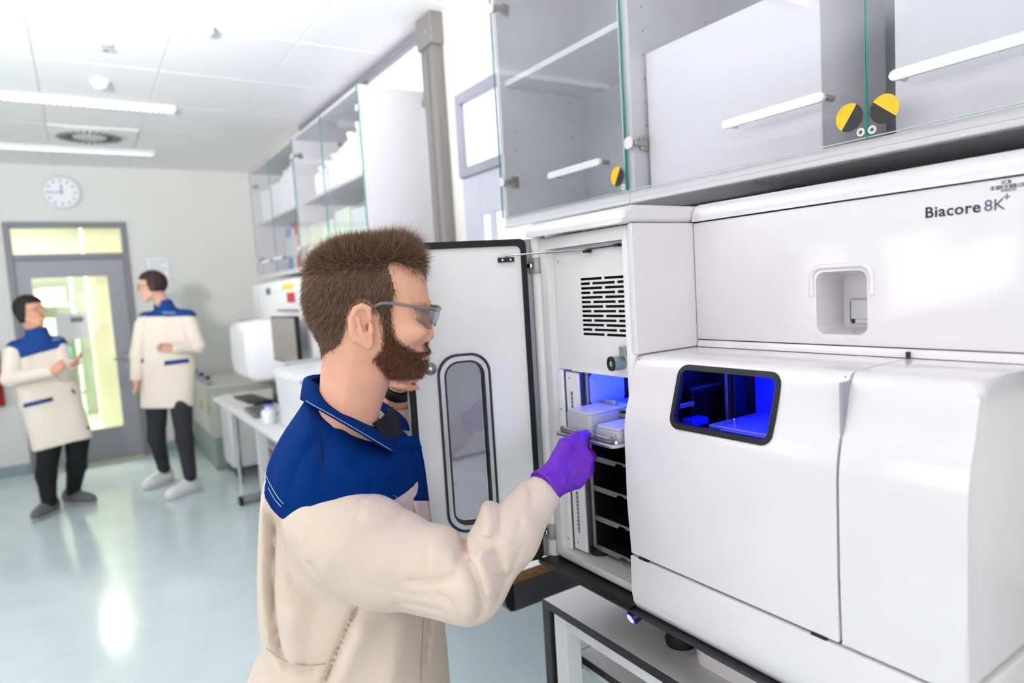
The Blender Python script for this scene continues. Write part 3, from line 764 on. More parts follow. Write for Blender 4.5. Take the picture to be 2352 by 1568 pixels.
# carousel: dark walls, shelves with notched lips
car = mat('carousel_dark', '#242328', .45, metal=.2, bump=.02); car_g = mat('carousel_grey', '#8f8d90', .4, metal=.4, bump=.02)
CX = .872
bm = bmesh.new(); add_box(bm, CX, CX + .20, 1.068, 1.0705, .935, 1.31); add_box(bm, CX + .19, CX + .195, .91, 1.068, .935, 1.31); add_box(bm, CX, CX + .20, .905, .9075, .935, 1.31)
finish(bm, 'carousel_wall', car, MC)
tube('carousel_post', car_g, MC, [(CX + .001, 1.071, .935), (CX + .001, 1.071, 1.312)], .004, 12)
def lip_outline(z):
    return [(.908, z - .006), (.935, z - .006), (.938, z - .0065), (.972, z - .0065), (.975, z - .004), (.990, z - .004), (.997, z - .011), (1.066, z - .011), (1.066, z), (.908, z)]
for k in range(4):
    z = 1.136 - .0645 * k + .0
    s_ = box('carousel_shelf', car, MC, CX + .002, CX + .185, .908, 1.0675, z - .0025, z, .0005, 1)
    prism('shelf_lip', car_g, s_, lip_outline(z), 'x', CX - .0005, CX + .0015)
    for yy in (1.05, 1.02, .985): box('shelf_hole', black_plastic, s_, CX + .03 + .03 * (yy < 1.03), CX + .034 + .03 * (yy < 1.03), yy, yy + .006, z + .0001, z + .0004)
for k in range(4):
    z = 1.136 - .0645 * k - .022
    for xx in (.02, .07): box('wall_slot', black_plastic, MC, CX + xx, CX + xx + .02, 1.0672, 1.0679, z, z + .0018)
# upper shelf with its plate carrier
z = 1.238
s_ = box('carousel_shelf', car, MC, CX + .002, CX + .185, .908, 1.0675, z - .0025, z, .0005, 1)
prism('shelf_lip', car_g, s_, lip_outline(z), 'x', CX - .0005, CX + .0015)
s2 = box('carrier_tray', car_g, MC, CX + .004, CX + .18, .912, 1.058, z + .004, z + .0075, .001, 1)
box('tray_stop', alu, s2, CX + .012, CX + .020, .998, 1.048, z + .0076, z + .019, .003, 2)
box('tray_stop', alu, s2, CX + .012, CX + .020, .915, .960, z + .0076, z + .019, .003, 2)
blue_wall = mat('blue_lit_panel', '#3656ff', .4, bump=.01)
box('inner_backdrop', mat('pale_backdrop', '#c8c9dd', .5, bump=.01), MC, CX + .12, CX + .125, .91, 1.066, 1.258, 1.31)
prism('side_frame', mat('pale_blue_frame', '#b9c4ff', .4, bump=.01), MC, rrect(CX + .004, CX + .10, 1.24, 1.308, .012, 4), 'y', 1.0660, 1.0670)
box('led_strip', mach_blue, MC, CX + .03, CX + .11, .925, 1.06, 1.3105, 1.312)
point('module_led_light', (CX + .05, .955, 1.296), .30, (.03, .09, 1.0), .01)
point('module_led_light', (CX + .06, .93, 1.225), .30, (.03, .09, 1.0), .01)
# floor of the module and its foot
lathe('carousel_foot', black_plastic, MC, [(0, 0), (.022, 0), (.022, .012), (0, .012)], (CX + .012, 1.068, .9205), n=20)

# --- the tray pulled forward, with two sample plates on it
TZ = 1.2045
tr = prism('sample_tray', alu, MC, rrect(.772, 1.04, .882, 1.062, .012, 4), 'z', TZ - .006, TZ, .001, 1)
box('tray_underside', black_plastic, tr, .790, 1.035, .905, 1.060, TZ - .0095, TZ - .0061)
bm = bmesh.new(); 
for ya, yb in ((.8985, .948), (.974, 1.050)):
    add_prism(bm, rrect(.781, .788, TZ + .0002, TZ + .0105, .003, 4), 'y', ya, yb)
finish(bm, 'tray_stop', alu, tr, 40)
for ya in (.9015, .944, .977, 1.0465): box('stop_clip', steel, tr, .7805, .7885, ya - .003, ya + .003, TZ + .0105, TZ + .0112, .0002, 1)
lathe('tray_pin', steel, tr, [(0, .007), (.0035, .0065), (.004, .0055), (.004, 0)], (.786, .890, TZ), n=16)
box('tray_slot', black_plastic, tr, .779, .79, .952, .970, TZ + .0001, TZ + .0008)
plate_m = mat('translucent_plate_plastic', '#e6e8f2', 0.3, trans=0.35, ior=1.3, bump=.01, sss=0.0)
def sample_plate(x0, x1, y0, y1, h, label):
    t = thing('sample_plate', label, 'plate', ((x0 + x1) / 2, (y0 + y1) / 2, TZ + .0004), 0, 'sample plates on the pulled-out tray')
    prism('plate_body', plate_m, t, rrect(x0, x1, y0, y1, .008, 4), 'z', TZ + .0004, TZ + h - .006, .0008, 1)
    prism('plate_skirt', plate_m, t, rrect(x0 - .002, x1 + .002, y0 - .002, y1 + .002, .009, 4), 'z', TZ + .0004, TZ + .006)
    prism('lid', plate_m, t, rrect(x0 + .001, x1 - .001, y0 + .001, y1 - .001, .008, 4), 'z', TZ + h - .0058, TZ + h, .001, 1)
    for k in range(9):
        xx = x0 + (x1 - x0) * (k + .6) / 9.2
        box('well_rib', plate_m, t, xx, xx + .0012, y0 - .0008, y0 - .0001, TZ + .007, TZ + h - .007)
    for k in range(6):
        yy = y0 + (y1 - y0) * (k + .6) / 6.2
        box('well_rib', plate_m, t, x0 - .0008, x0 - .0001, yy, yy + .0012, TZ + .007, TZ + h - .007)
    return t
sample_plate(.798, .918, .978, 1.052, .043, 'tall translucent sample plate on the far half of the tray')
sample_plate(.798, .918, .896, .962, .024, 'low translucent sample plate on the near half of the tray by the hood')

# --- skirt, button, feet
sk = [(XH + .012, .8915), (XH - .004, .893), (XH - .006, .890), (XH + .058, .842), (XH + .075, .838), (1.60, .838), (1.60, .8915)]
SK = prism('base_skirt', mat('skirt_charcoal', '#35333a', .3, bump=.01), MC, sk, 'y', Y0 + .01, Y2 + .012, .001, 1)
box('skirt_ledge', black_plastic, SK, XH - .0045, XM + .01, Y1 + .014, Y2 + .0115, .8918, .8973)
bx, by, bz = XH + .018, .893, .874
bd = Vector((-.62, .05, -.78)).normalized(); bd = Vector((-.80, .10, -.35)).normalized()
PB = lathe('power_button', mat('button_navy', '#0a0a3c', .25, bump=.01), SK, [(0, .0135), (.0085, .0135), (.0125, .0125), (.014, .009), (.014, -.02), (0, -.02)], (bx, by, bz), bd, 28)
lathe('button_ring', mat('button_glow', '#cfd4ff', .3, emit='#c6ccff', estr=3.0, bump=.01), PB, [(.0058, .0136), (.0058, .0145), (.0082, .0145), (.0082, .0136)], (bx, by, bz), bd, 28)
lathe('button_halo', mat('button_blue', '#1a1fff', .3, emit='#1518ff', estr=1.6, bump=.01), PB, [(.0090, .01355), (.0094, .0139), (.0112, .0136), (.0116, .0130)], (bx, by, bz), bd, 28)
for yy, xx in ((.925, .965), (.925, 1.55), (.362, .97), (.362, 1.55)):
    lathe('foot', black_rubber, MC, [(0, 0), (.030, 0), (.032, .01), (.024, .03), (.020, .0875), (0, .0875)], (xx, yy, .7503), n=20)

# --- the open door on its hinge post
tube('hinge_post', offwhite, MC, [(XM + .012, Y2 + .014, .885), (XM + .012, Y2 + .014, 1.599)], .016, 16)
hp = Vector((.815, 1.185, 0)); ang = math.atan2(.28, -.96)
MD = Matrix.Translation(hp) @ Matrix.Rotation(ang, 4, 'Z')      # local x along the door, local +y towards the viewer side, z up
def dbox(name, m, par, u0, u1, t0, t1, z0, z1, bev=0, seg=2): return box(name, m, par, u0, u1, t0, t1, z0, z1, bev, seg, M=MD)
def dring(name, m, par, o_, i_, t0, t1):
    bm = bmesh.new(); add_ring_prism(bm, o_, i_, 'y', t0, t1)
    for v in bm.verts: v.co = MD @ v.co
    return finish(bm, name, m, par, 35)
DO = dring('door', white_matte, MC, rrect(.0, .272, .890, 1.600, .014, 8), rrect(.1005, .2055, .9835, 1.3595, .040, 8), -.030, -.001)
dring('door_gasket', black_rubber, DO, rrect(.0005, .2715, .8905, 1.5995, .014, 5), rrect(.0115, .2585, .9045, 1.5855, .012, 5), -.0008, .006)
dbox('door_edge', mat('door_edge_grey', '#9fa2ac', .35, metal=.3, bump=.01), DO, -.014, -.0005, -.030, -.006, .892, 1.598, .001, 1)
dring('window_gasket', mat('charcoal_gasket', '#2c2b30', .5, bump=.01), DO, rrect(.0955, .2105, .9785, 1.3645, .043, 8), rrect(.1005, .2055, .9835, 1.3595, .040, 8), -.0006, .0035)
dring('window_bezel', mat('bezel_grey', '#c9c8cc', .25, metal=.3, bump=.01), DO, rrect(.1006, .2054, .9836, 1.3594, .040, 8), rrect(.1085, .1965, .9935, 1.3495, .033, 8), -.0006, .0022)
dring('window_gasket', mat('charcoal_gasket', '#2c2b30'), DO, rrect(.1086, .1964, .9936, 1.3494, .033, 8), rrect(.1125, .1925, .9975, 1.3455, .030, 8), -.0200, .0030)
bm = bmesh.new(); add_prism(bm, rrect(.1126, .1924, .9976, 1.3454, .030, 8), 'y', -.012, -.009, M=MD)
finish(bm, 'window_glass', glass_mat('door_window_glass', '#e2e2e5', 1.5, .02, .06), DO)
bm = bmesh.new(); add_prism(bm, rrect(.1126, .1924, .9976, 1.3454, .030, 8), 'y', -.0255, -.023, M=MD)
finish(bm, 'window_glass', glass_mat('door_window_glass', '#e2e2e5'), DO)
b_ = dbox('stay_bracket', black_plastic, DO, .030, .062, -.0009, .008, 1.5525, 1.5605, .001, 1)
for u in (.037, .055):
    bm = bmesh.new(); add_lathe(bm, [(0, .0015), (.0025, .0013), (.003, 0)], MD @ Vector((u, .008, 1.5565)), MD.to_3x3() @ Vector((0, 1, 0)), 10); finish(bm, 'screw', steel, b_)
pa = MD @ Vector((.048, .010, 1.5650)); pb = Vector((VX - .010, 1.012, 1.5625))
tube('door_stay', steel, MC, [pa, pa.lerp(pb, .12), pb], [.0032, .0019, .0019], 10)
tube('door_stay', mat('stay_dark', '#4a4a50', .3, metal=.6, bump=.01), MC, [pb, Vector((VX - .008, .925, 1.5635))], .0016, 8)
kn = MD @ Vector((.224, .0, 1.3385)); kd = MD.to_3x3() @ Vector((0, 1, 0))
lathe('bumper_disc', glass_mat('clear_bumper', '#d4d6da', 1.5, .05, .12), DO, [(0, .001), (.0125, .001), (.0135, .003), (.008, .006), (.004, .007), (0, .007)], kn, kd, 28)
lathe('bumper_screw', steel, DO, [(0, .009), (.003, .0085), (.0032, .0072)], kn, kd, 12)
for zc in (1.541, .952):
    hb = box('hinge_bracket', mat('hinge_grey', '#b4b3b4', .35, metal=.5, bump=.02), MC, XM - .008, XM + .029, Y2 - .004, Y2 + .034, zc - .017, zc + .017, .003, 2)
    box('hinge_slot', mat('hinge_dark', '#3a3a3c', .5, bump=.01), hb, XM - .0086, XM - .0081, Y2 + .006, Y2 + .018, zc - .005, zc + .007)
    box('hinge_arm', steel, hb, XM - .014, XM - .0087, Y2 + .008, Y2 + .040, zc - .005, zc + .005, .001, 1)
    lathe('screw', steel, hb, [(0, .0012), (.0032, .001), (.0036, 0)], (XM - .0141, Y2 + .026, zc), (-1, 0, 0), 12)
# ================================================================== wall cabinets
CZ0, CZ1, CXF = 1.722, 2.585, 1.302
yel_s = mat('sticker_yellow', '#f0c81e', .45, bump=.01); blk_s = mat('sticker_black', '#262022', .4, bump=.01)
hinge_m = mat('hinge_nickel', '#a9a49c', .3, metal=.8, bump=.02)
def cabinet(label, ya, yb, doors, shelf_z, z0=CZ0, z1=CZ1, xb=XR - .002):
    """doors: list of (y0, y1, hinge side +1 far / -1 near, sticker angle or None)"""
    t = thing('wall_cabinet', label, 'cabinet', ((CXF + xb) / 2, (ya + yb) / 2, z0))
    T = .019
    xf = CXF + .008
    bm = bmesh.new()
    add_box(bm, xf, xb, ya, yb, z0, z0 + T, .001, 1); add_box(bm, xf, xb, ya, yb, z1 - T, z1, .001, 1)
    add_box(bm, xf, xb, ya, ya + T, z0 + T, z1 - T); add_box(bm, xf, xb, yb - T, yb, z0 + T, z1 - T)
    C_ = finish(bm, 'carcass', cab_white, t)
    box('back_panel', mat('shaded_back_panel', '#b9bdc1', .5, bump=.01), t, xb - .01, xb, ya + T, yb - T, z0 + T, z1 - T)  # grey puts the shade inside the cabinet into the panel's colour
    box('bottom_lip', cab_white, t, xf - .006, xf + .02, ya, yb, z0 - .014, z0 - .0005, .002, 1)
    for y_ in (ya + T + .0004, yb - T - .0012):
        for xh in (xf + .05, xb - .08):
            for k in range(7): 
                box('peg_hole', mat('peg_hole', '#8b8b8e', .6, bump=.01), C_, xh, xh + .005, y_, y_ + .0008, z0 + .13 + .064 * k, z0 + .135 + .064 * k)
    for sz in shelf_z: box('shelf', cab_white, t, xf + .02, xb - .011, ya + T + .001, yb - T - .001, sz, sz + .019, .001, 1)
    for y0, y1, hs, stick in doors:
        D = box('glass_door', cab_glass, t, CXF - .004, CXF + .002, y0 + .002, y1 - .002, z0 + .022, z1 - .004)
        for yy in (y0 + .0005, y1 - .0018): box('glass_edge', glass_edge, D, CXF - .0042, CXF + .0022, yy, yy + .0013, z0 + .022, z1 - .004)
        box('glass_edge', mat('pale_glass_edge', '#b9d5d0', .2, bump=.01), D, CXF - .0042, CXF + .0022, y0 + .002, y1 - .002, z0 + .0205, z0 + .0219)
        yh = y1 - .012 if hs > 0 else y0 + .012
        for zz in (z0 + .147, z1 - .12):
            h = prism('hinge_cap', white_plastic, D, rrect(yh - .020, yh + .010, zz - .016, zz + .016, .009, 5), 'x', CXF - .009, CXF - .0043, .001, 1)
            box('hinge_arm', hinge_m, h, CXF + .004, CXF + .05, yh - .012 * hs - .008, yh - .012 * hs + .006, zz - .008, zz + .008, .002, 1)
            box('hinge_plate', hinge_m, h, CXF + .03, CXF + .06, yh - .014 * hs - .002, yh - .014 * hs + .008, zz - .019, zz + .019, .002, 1)
        ye = y0 if hs > 0 else y1; sg = 1 if hs > 0 else -1
        ha, hb_ = ye + sg * .062, ye + sg * .310
        hz = z0 + .112
        H = prism('handle', alu_white, D, rrect(min(ha, hb_), max(ha, hb_), hz - .0095, hz + .0095, .0092, 6), 'x', CXF - .044, CXF - .034, .001, 1)
        for yy in (ha + sg * .008, hb_ - sg * .008): lathe('handle_post', steel, H, [(0, 0), (.0065, 0), (.0065, .0335), (0, .0335)], (CXF - .0340, yy, hz), (1, 0, 0), 14)
        if stick is not None:
            yc, zc = ye + sg * .034, z0 + .066
            a = math.radians(stick); R_ = .027
            def half(s0, m_, nm):
                pts = [(yc + R_ * math.cos(s0 + math.pi * k / 20), zc + R_ * math.sin(s0 + math.pi * k / 20)) for k in range(21)]
                return prism(nm, m_, D, pts, 'x', CXF - .0052, CXF - .0045)
            half(a, yel_s, 'warning_sticker'); half(a + math.pi, blk_s, 'warning_sticker')
            lathe('bumper_ring', mat('clear_ring', '#e4e2d8', .3, bump=.01), D, [(.004, 0), (.004, .002), (.008, .002), (.008, 0)], (CXF - .0045, ye + sg * .011, z0 + .033), (-1, 0, 0), 16)
    return t
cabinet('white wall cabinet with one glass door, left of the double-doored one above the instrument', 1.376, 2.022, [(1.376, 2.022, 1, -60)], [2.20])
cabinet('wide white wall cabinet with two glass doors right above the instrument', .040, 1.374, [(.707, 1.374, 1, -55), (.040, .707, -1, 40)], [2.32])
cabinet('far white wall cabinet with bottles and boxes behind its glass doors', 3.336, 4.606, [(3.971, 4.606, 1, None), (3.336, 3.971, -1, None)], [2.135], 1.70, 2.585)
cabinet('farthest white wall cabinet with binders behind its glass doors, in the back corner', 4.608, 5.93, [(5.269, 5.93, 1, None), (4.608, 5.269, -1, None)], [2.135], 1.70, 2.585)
# large white box panels inside the near cabinet
def carton(name, label, x0, x1, y0, y1, z0, z1, m_, cat='box', group=None, bev=.002):
    o = box(name, m_, None, x0, x1, y0, y1, z0, z1, bev, 1)
    rebase(o, ((x0 + x1) / 2, (y0 + y1) / 2, z0)); return tag(o, label, cat, group)
wb = mat('white_carton', '#e6e4e8', .5, bump=.02); gb = mat('grey_carton_side', '#d9d9de', .6, bump=.03)
carton('white_carton', 'big white box behind the left glass door of the wide cabinet', CXF + .058, CXF + .32, .836, 1.345, CZ0 + .0195, 2.11, wb)
carton('white_carton', 'big white box behind the right glass door of the wide cabinet', CXF + .058, CXF + .32, .12, .685, CZ0 + .0195, 2.20, wb)
# binders and bottles in the far cabinets
binder_m = mat('white_binder', '#f3f3f6', .5, bump=.02)
_bl = ('leftmost', 'second from left', 'third from left', 'fourth from left', 'fifth from left', 'sixth from left', 'seventh from left', 'eighth from left', 'ninth from left', 'tenth from left', 'rightmost')
for k, y in enumerate((5.86, 5.76, 5.66, 5.56, 5.42, 5.32, 5.20, 5.11, 4.98, 4.89, 4.80)):
    carton('binder', 'white ring binder on the upper shelf of the farthest cabinet, ' + _bl[k], CXF + .06, CXF + .34, y - .078, y, 2.1545, 2.40 + .055 * (k > 6) + .02 * (k % 3 == 0), binder_m, 'binder', 'white binders on the upper shelf')
cols = ['#2f57b8', '#6e93b5', '#e9e6dc', '#d23a3a', '#e8e6d8', '#e9e6dc', '#3a62c8']
for i, c_ in enumerate(cols):
    y = 5.20 - .078 * i
    t = thing('binder', ('dark blue', 'grey blue', 'cream', 'red', 'ivory', 'pale cream', 'bright blue')[i] + ' binder on the lower shelf of the farthest cabinet, number %s from the left' % ('one', 'two', 'three', 'four', 'five', 'six', 'seven')[i], 'binder', (CXF + .2, y - .036, 1.7195), 0, 'coloured binders on the lower shelf')
    box('cover', mat('binder_' + c_, c_, .45, bump=.02), t, CXF + .07, CXF + .34, y - .072, y, 1.7195, 2.03 + .02 * (i % 2), .003, 1)
    box('spine_label', mat('spine_label', '#ecebe2', .6, bump=.02), t, CXF + .0685, CXF + .0698, y - .058, y - .014, 1.82, 1.97)
bot_m = mat('milky_bottle_plastic', '#eef0f2', .35, bump=.01)
bot_n = 0
def bottle(x, y, z, r, h, capc, label, m_=None, group=None, cat='bottle'):
    t = thing('bottle', label, cat, (x, y, z), 0, group)
    lathe('bottle_body', m_ or bot_m, t, [(0, .0004), (r * .94, .0004), (r, r * .1), (r, h * .66), (r * .82, h * .77), (r * .38, h * .85), (r * .38, h * .9), (0, h * .9)], (x, y, z), n=24)
    lathe('cap', mat('cap_' + capc, capc, .4, bump=.01), t, [(0, h * .9005), (r * .46, h * .9005), (r * .48, h * .91), (r * .48, h * .995), (r * .42, h), (0, h)], (x, y, z), n=20)
    return t
for i, (y, r, h, cp) in enumerate(((4.30, .055, .19, '#f0f0f0'), (4.17, .055, .20, '#f0f0f0'), (4.03, .060, .22, '#e9e9ea'), (3.88, .066, .25, '#3a3c40'), (3.73, .060, .28, '#f2f2f2'), (3.58, .062, .30, '#f2f2f2'), (3.44, .055, .26, '#e8e8e8'))):
    bottle(CXF + .10, y, 2.1545, r, h, cp, 'milky plastic bottle on the upper shelf of the far cabinet, %s' % ('leftmost and smallest', 'second from the left', 'third from the left', 'with the dark cap', 'right of the dark-capped one', 'tallest', 'rightmost')[i], None, 'plastic bottles on the upper shelf')
for i, (y0, y1, h, c_) in enumerate(((4.33, 4.56, .28, '#dcdfd2'), (4.06, 4.30, .26, '#e4eee6'), (3.78, 4.02, .30, '#dfead8'), (3.44, 3.72, .27, '#d3e2e0'))):
    carton('supply_box', ('beige', 'pale white', 'pale green', 'pale blue-green')[i] + ' box on the lower shelf of the far cabinet', CXF + .06, CXF + .30, y0, y1, 1.7195, 1.7195 + h, mat('supply_' + c_, c_, .55, bump=.02), 'box', 'boxes on the lower shelf of the far cabinet', .004)
# grey junction box on the wall corner
carton('junction_box', 'small grey box on the wall beside the farthest cabinet', 1.655, XR - .0005, 7.0, 7.28, 1.93, 2.09, mat('junction_grey', '#a9afb2', .5, bump=.02), 'junction box')

# wall channel and dark gear behind the instrument, under the cabinets
tb = thing('wall_channel', 'dark grey cable channel on the wall under the wall cabinets', 'cable channel', (XR - .05, .9, 1.2))
dkw = mat('dark_wall_gear', '#3e3d46', .5, bump=.02)
box('channel_back', dkw, tb, XR - .06, XR - .001, -.6, 1.98, 1.25, 1.71, .003, 1)
for y_ in (1.22, 1.12, .98, .86): box('vertical_duct', mat('duct_grey', '#6d6b74', .4, bump=.02), tb, XR - .085, XR - .0605, y_ - .02, y_ + .02, 1.25, 1.70, .003, 1)
for y_ in (1.17, .92): box('vertical_duct', black_plastic, tb, XR - .08, XR - .0605, y_ - .006, y_ + .006, 1.25, 1.70)

# ================================================================== instrument table
tt_ = thing('instrument_table', 'white table with a black edge carrying the large instrument', 'table', (1.25, .4, 0))
tw = mat('white_table_laminate', '#e4e1e1', .38, bump=.01, bscale=200)
box('tabletop', tw, tt_, .862, 1.66, -.55, 1.264, .7315, .7500, .0008, 1)
bk = mat('black_edge_band', '#2b2a2f', .4, bump=.01)
bm = bmesh.new(); add_box(bm, .8595, .8619, -.55, 1.2665, .7312, .7502, .0005, 1); add_box(bm, .862, 1.66, 1.2641, 1.2665, .7312, .7502, .0005, 1); finish(bm, 'edge_band', bk, tt_)
lw = mat('white_leg_paint', '#e6e6e8', .4, bump=.01)
for x, y in ((.875, 1.20), (1.58, 1.20), (.875, -.48), (1.58, -.48)): box('leg', lw, tt_, x, x + .045, y, y + .045, 0.0, .7312, .003, 1)
box('apron', lw, tt_, .8795, .9155, -.435, 1.1995, .690, .7310, .002, 1); box('apron', lw, tt_, 1.585, 1.62, -.435, 1.1995, .690, .7310, .002, 1)
box('apron', lw, tt_, .9205, 1.5795, 1.205, 1.24, .690, .7310, .002, 1)
# black upright at the far end
box('end_post', mat('end_post_black', '#232227', .45, bump=.02), tt_, .880, .935, 1.268, 1.300, 0.0, .729, .003, 1)
# lower shelf carried on rails
box('lower_shelf', tw, tt_, .955, 1.57, -.43, 1.268, .562, .5800, .0008, 1)
bm = bmesh.new(); add_box(bm, .9525, .9549, -.43, 1.2705, .5618, .5802, .0005, 1); add_box(bm, .955, 1.57, 1.2681, 1.2705, .5618, .5802, .0005, 1); finish(bm, 'edge_band', bk, tt_)
box('shelf_rail', lw, tt_, .965, 1.0, -.40, 1.262, .535, .5616, .003, 1); box('rail_end_cap', black_plastic, tt_, .9645, 1.0005, 1.2622, 1.267, .534, .5616, .002, 1)
for y in (-.40, .45, 1.21): box('shelf_bracket', lw, tt_, 1.001, 1.5795, y, y + .03, .535, .5616, .002, 1)
# drip tray under the instrument
t = thing('drip_tray', 'shallow white drip tray lying on the table under the instrument', 'tray', (1.1, .62, .7503))
bm = bmesh.new(); add_ring_prism(bm, rrect(.935, 1.25, .40, .885, .05, 8), rrect(.939, 1.246, .404, .881, .046, 8), 'z', .7503, .778); finish(bm, 'rim', white_plastic, t, 40)
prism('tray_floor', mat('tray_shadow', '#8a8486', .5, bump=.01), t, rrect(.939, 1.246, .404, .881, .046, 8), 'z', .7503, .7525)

# ================================================================== bench behind the instrument, along the right wall
pb_m = bpy.data.materials.new('particle_board'); pb_m.use_nodes = True; nt = pb_m.node_tree; b = nt.nodes['Principled BSDF']
tc = nt.nodes.new('ShaderNodeTexCoord'); vo = nt.nodes.new('ShaderNodeTexVoronoi'); vo.inputs['Scale'].default_value = 330
cr = nt.nodes.new('ShaderNodeValToRGB'); cr.color_ramp.elements[0].color = (*srgb('#5b3d22'), 1); cr.color_ramp.elements[1].color = (*srgb('#b58a55'), 1)
nt.links.new(tc.outputs['Object'], vo.inputs['Vector']); nt.links.new(vo.outputs['Color'], cr.inputs[0]); nt.links.new(cr.outputs[0], b.inputs['Base Color'])
b.inputs['Roughness'].default_value = .8
MATS['particle_board'] = pb_m
bench_w = mat('bench_white_laminate', '#f0f0f1', .35, bump=.01)
bt = thing('lab_bench', 'white lab bench whose raw particle board end shows behind the open instrument door', 'bench', (1.27, 2.4, 0))
box('worktop', bench_w, bt, .872, 1.69, 1.452, 3.38, .710, .738, .002, 1)
box('raw_end', pb_m, bt, .872, 1.69, 1.4495, 1.4515, .7105, .7375)
box('apron', mat('apron_charcoal', '#4a494d', .5, bump=.02), bt, .90, 1.62, 1.456, 1.50, .630, .7095, .002, 1)
prism('apron_end', black_plastic, bt, [(.8995, .7095), (.8995, .630), (.885, .634), (.872, .655), (.868, .7095)], 'y', 1.456, 1.50, .002, 1)
for y in (1.60, 3.28): box('leg', mat('apron_charcoal', '#4a494d'), bt, 1.48, 1.54, y, y + .06, .0, .7095, .003, 1)
box('rear_rail', lw, bt, 1.55, 1.60, 1.51, 3.34, .62, .7095, .002, 1)
# far bench with the computer
fb = thing('computer_bench', 'long white bench with keyboards and a white instrument under the far cabinets', 'bench', (1.27, 4.65, 0))
box('worktop', bench_w, fb, .85, 1.69, 3.39, 5.93, .708, .736, .003, 1)
box('apron', lw, fb, .90, .94, 3.45, 5.85, .655, .7075, .003, 1)
for y in (5.16, 3.75):
    lg = box('leg', white_matte, fb, 1.02, 1.09, y, y + .07, .06, .654, .004, 1)
    f_ = box('foot', mat('foot_grey', '#8d8c92', .4, metal=.3, bump=.02), lg, .88, 1.60, y - .005, y + .075, .018, .059, .006, 2)
    box('foot_cap', black_plastic, f_, .855, .8795, y - .007, y + .077, .0005, .058, .006, 2)
    box('foot_cap', black_plastic, f_, 1.601, 1.62, y - .007, y + .077, .0005, .058, .006, 2)
    box('cross_arm', white_matte, lg, 1.0, 1.55, y + .01, y + .06, .6545, .7075, .002, 1)
tube('chrome_leg', steel, fb, [(.99, 5.83, 0), (.99, 5.83, .655)], .02, 14)
tube('chrome_leg', steel, fb, [(1.55, 5.83, 0), (1.55, 5.83, .7075)], .02, 14)
# under-bench shelf with bins
us = thing('under_bench_shelf', 'low white shelf with a wooden edge under the computer bench', 'shelf', (1.3, 5.1, .0))
box('board', bench_w, us, 1.14, 1.66, 4.3, 5.78, .33, .352, .002, 1); box('wood_edge', mat('wood_edge', '#b98f60', .5, bump=.03, var=.15, vscale=20), us, 1.125, 1.1395, 4.3, 5.78, .328, .354, .002, 1)
for x, y in ((1.16, 4.32), (1.6, 4.32), (1.16, 5.72), (1.6, 5.72)): box('leg', lw, us, x, x + .03, y, y + .03, 0, .3295, .002, 1)
for i, (y0, y1, c_) in enumerate(((5.35, 5.68, '#c3cddd'), (4.98, 5.30, '#d5dbe4'), (4.60, 4.92, '#c9d0d8'))):
    t = thing('storage_bin', ('bluish', 'pale', 'grey')[i] + ' plastic bin on the low shelf under the computer bench', 'bin', (1.35, (y0 + y1) / 2, .3525), 0, 'bins under the bench')
    m_ = mat('bin_' + c_, c_, .35, trans=.25, bump=.02)
    bm = bmesh.new(); add_ring_prism(bm, rrect(1.17, 1.55, y0, y1, .03, 4), rrect(1.175, 1.545, y0 + .005, y1 - .005, .026, 4), 'z', .3525, .56); finish(bm, 'bin_wall', m_, t, 40)
    prism('bin_floor', m_, t, rrect(1.176, 1.544, y0 + .006, y1 - .006, .026, 4), 'z', .3525, .356)
    ring_prism('bin_rim', m_, t, rrect(1.160, 1.56, y0 - .008, y1 + .008, .034, 4), rrect(1.1699, 1.5501, y0 + .0001, y1 - .0001, .030, 4), 'z', .55, .562)
t = thing('floor_unit', 'black power box lying on the floor under the low shelf', 'power box', (1.35, 5.5, 0))
box('housing', black_plastic, t, 1.10, 1.5, 5.38, 5.62, .0005, .17, .02, 2); box('front_grille', dark_grey, t, 1.0955, 1.0995, 5.41, 5.59, .03, .14, .002, 1)
for k in range(4): box('grille_bar', black_plastic, t, 1.0935, 1.0952, 5.42, 5.58, .045 + .022 * k, .052 + .022 * k)
# white trolley at the far end
t = thing('white_trolley', 'white trolley panel on a grey caster at the far end of the computer bench', 'trolley', (1.2, 6.2, 0))
box('body', white_matte, t, .965, 1.45, 5.96, 6.36, .10, .70, .01, 2); box('front_panel', lw, t, .9595, .9645, 5.98, 6.34, .13, .68, .002, 1)
for x, y in ((1.02, 6.02), (1.40, 6.02), (1.02, 6.30), (1.40, 6.30)):
    w_ = lathe('caster_wheel', mat('caster_grey', '#6b6c72', .5, bump=.02), t, [(0, -.014), (.040, -.014), (.044, -.008), (.044, .008), (.040, .014), (0, .014)], (x, y, .0445), (0, 1, 0), 20)
    box('caster_fork', alu, w_, x - .018, x + .018, y - .022, y + .022, .0885, .0995, .002, 1)
# low cabinet in the corner with rail and tags
lc = thing('low_corner_cabinet', 'low grey-green cabinet against the back wall beside the white trolley', 'cabinet', (1.25, 7.1, 0))
lg_m = mat('grey_green_panel', '#c4c8c0', .5, bump=.02); lk = mat('kick_grey', '#8f9a9a', .5, bump=.02)
box('body', lg_m, lc, .90, 1.66, 6.42, 7.755, .30, .74, .004, 1); box('plinth', lk, lc, .905, 1.655, 6.425, 7.75, 0.0, .2995, .002, 1)
box('worktop', mat('low_top', '#d2d4d0', .4, bump=.02), lc, .885, 1.68, 6.41, 7.757, .7405, .765, .003, 1)
for i, y0 in enumerate((6.45, 6.88, 7.31)):
    d_ = box('door', lg_m, lc, .893, .8995, y0, y0 + .42, .32, .73, .003, 1)
    box('handle', mat('amber_handle', '#c79a4e', .5, bump=.02), d_, .8845, .8925, y0 + .05, y0 + .075, .50, .60, .003, 1)
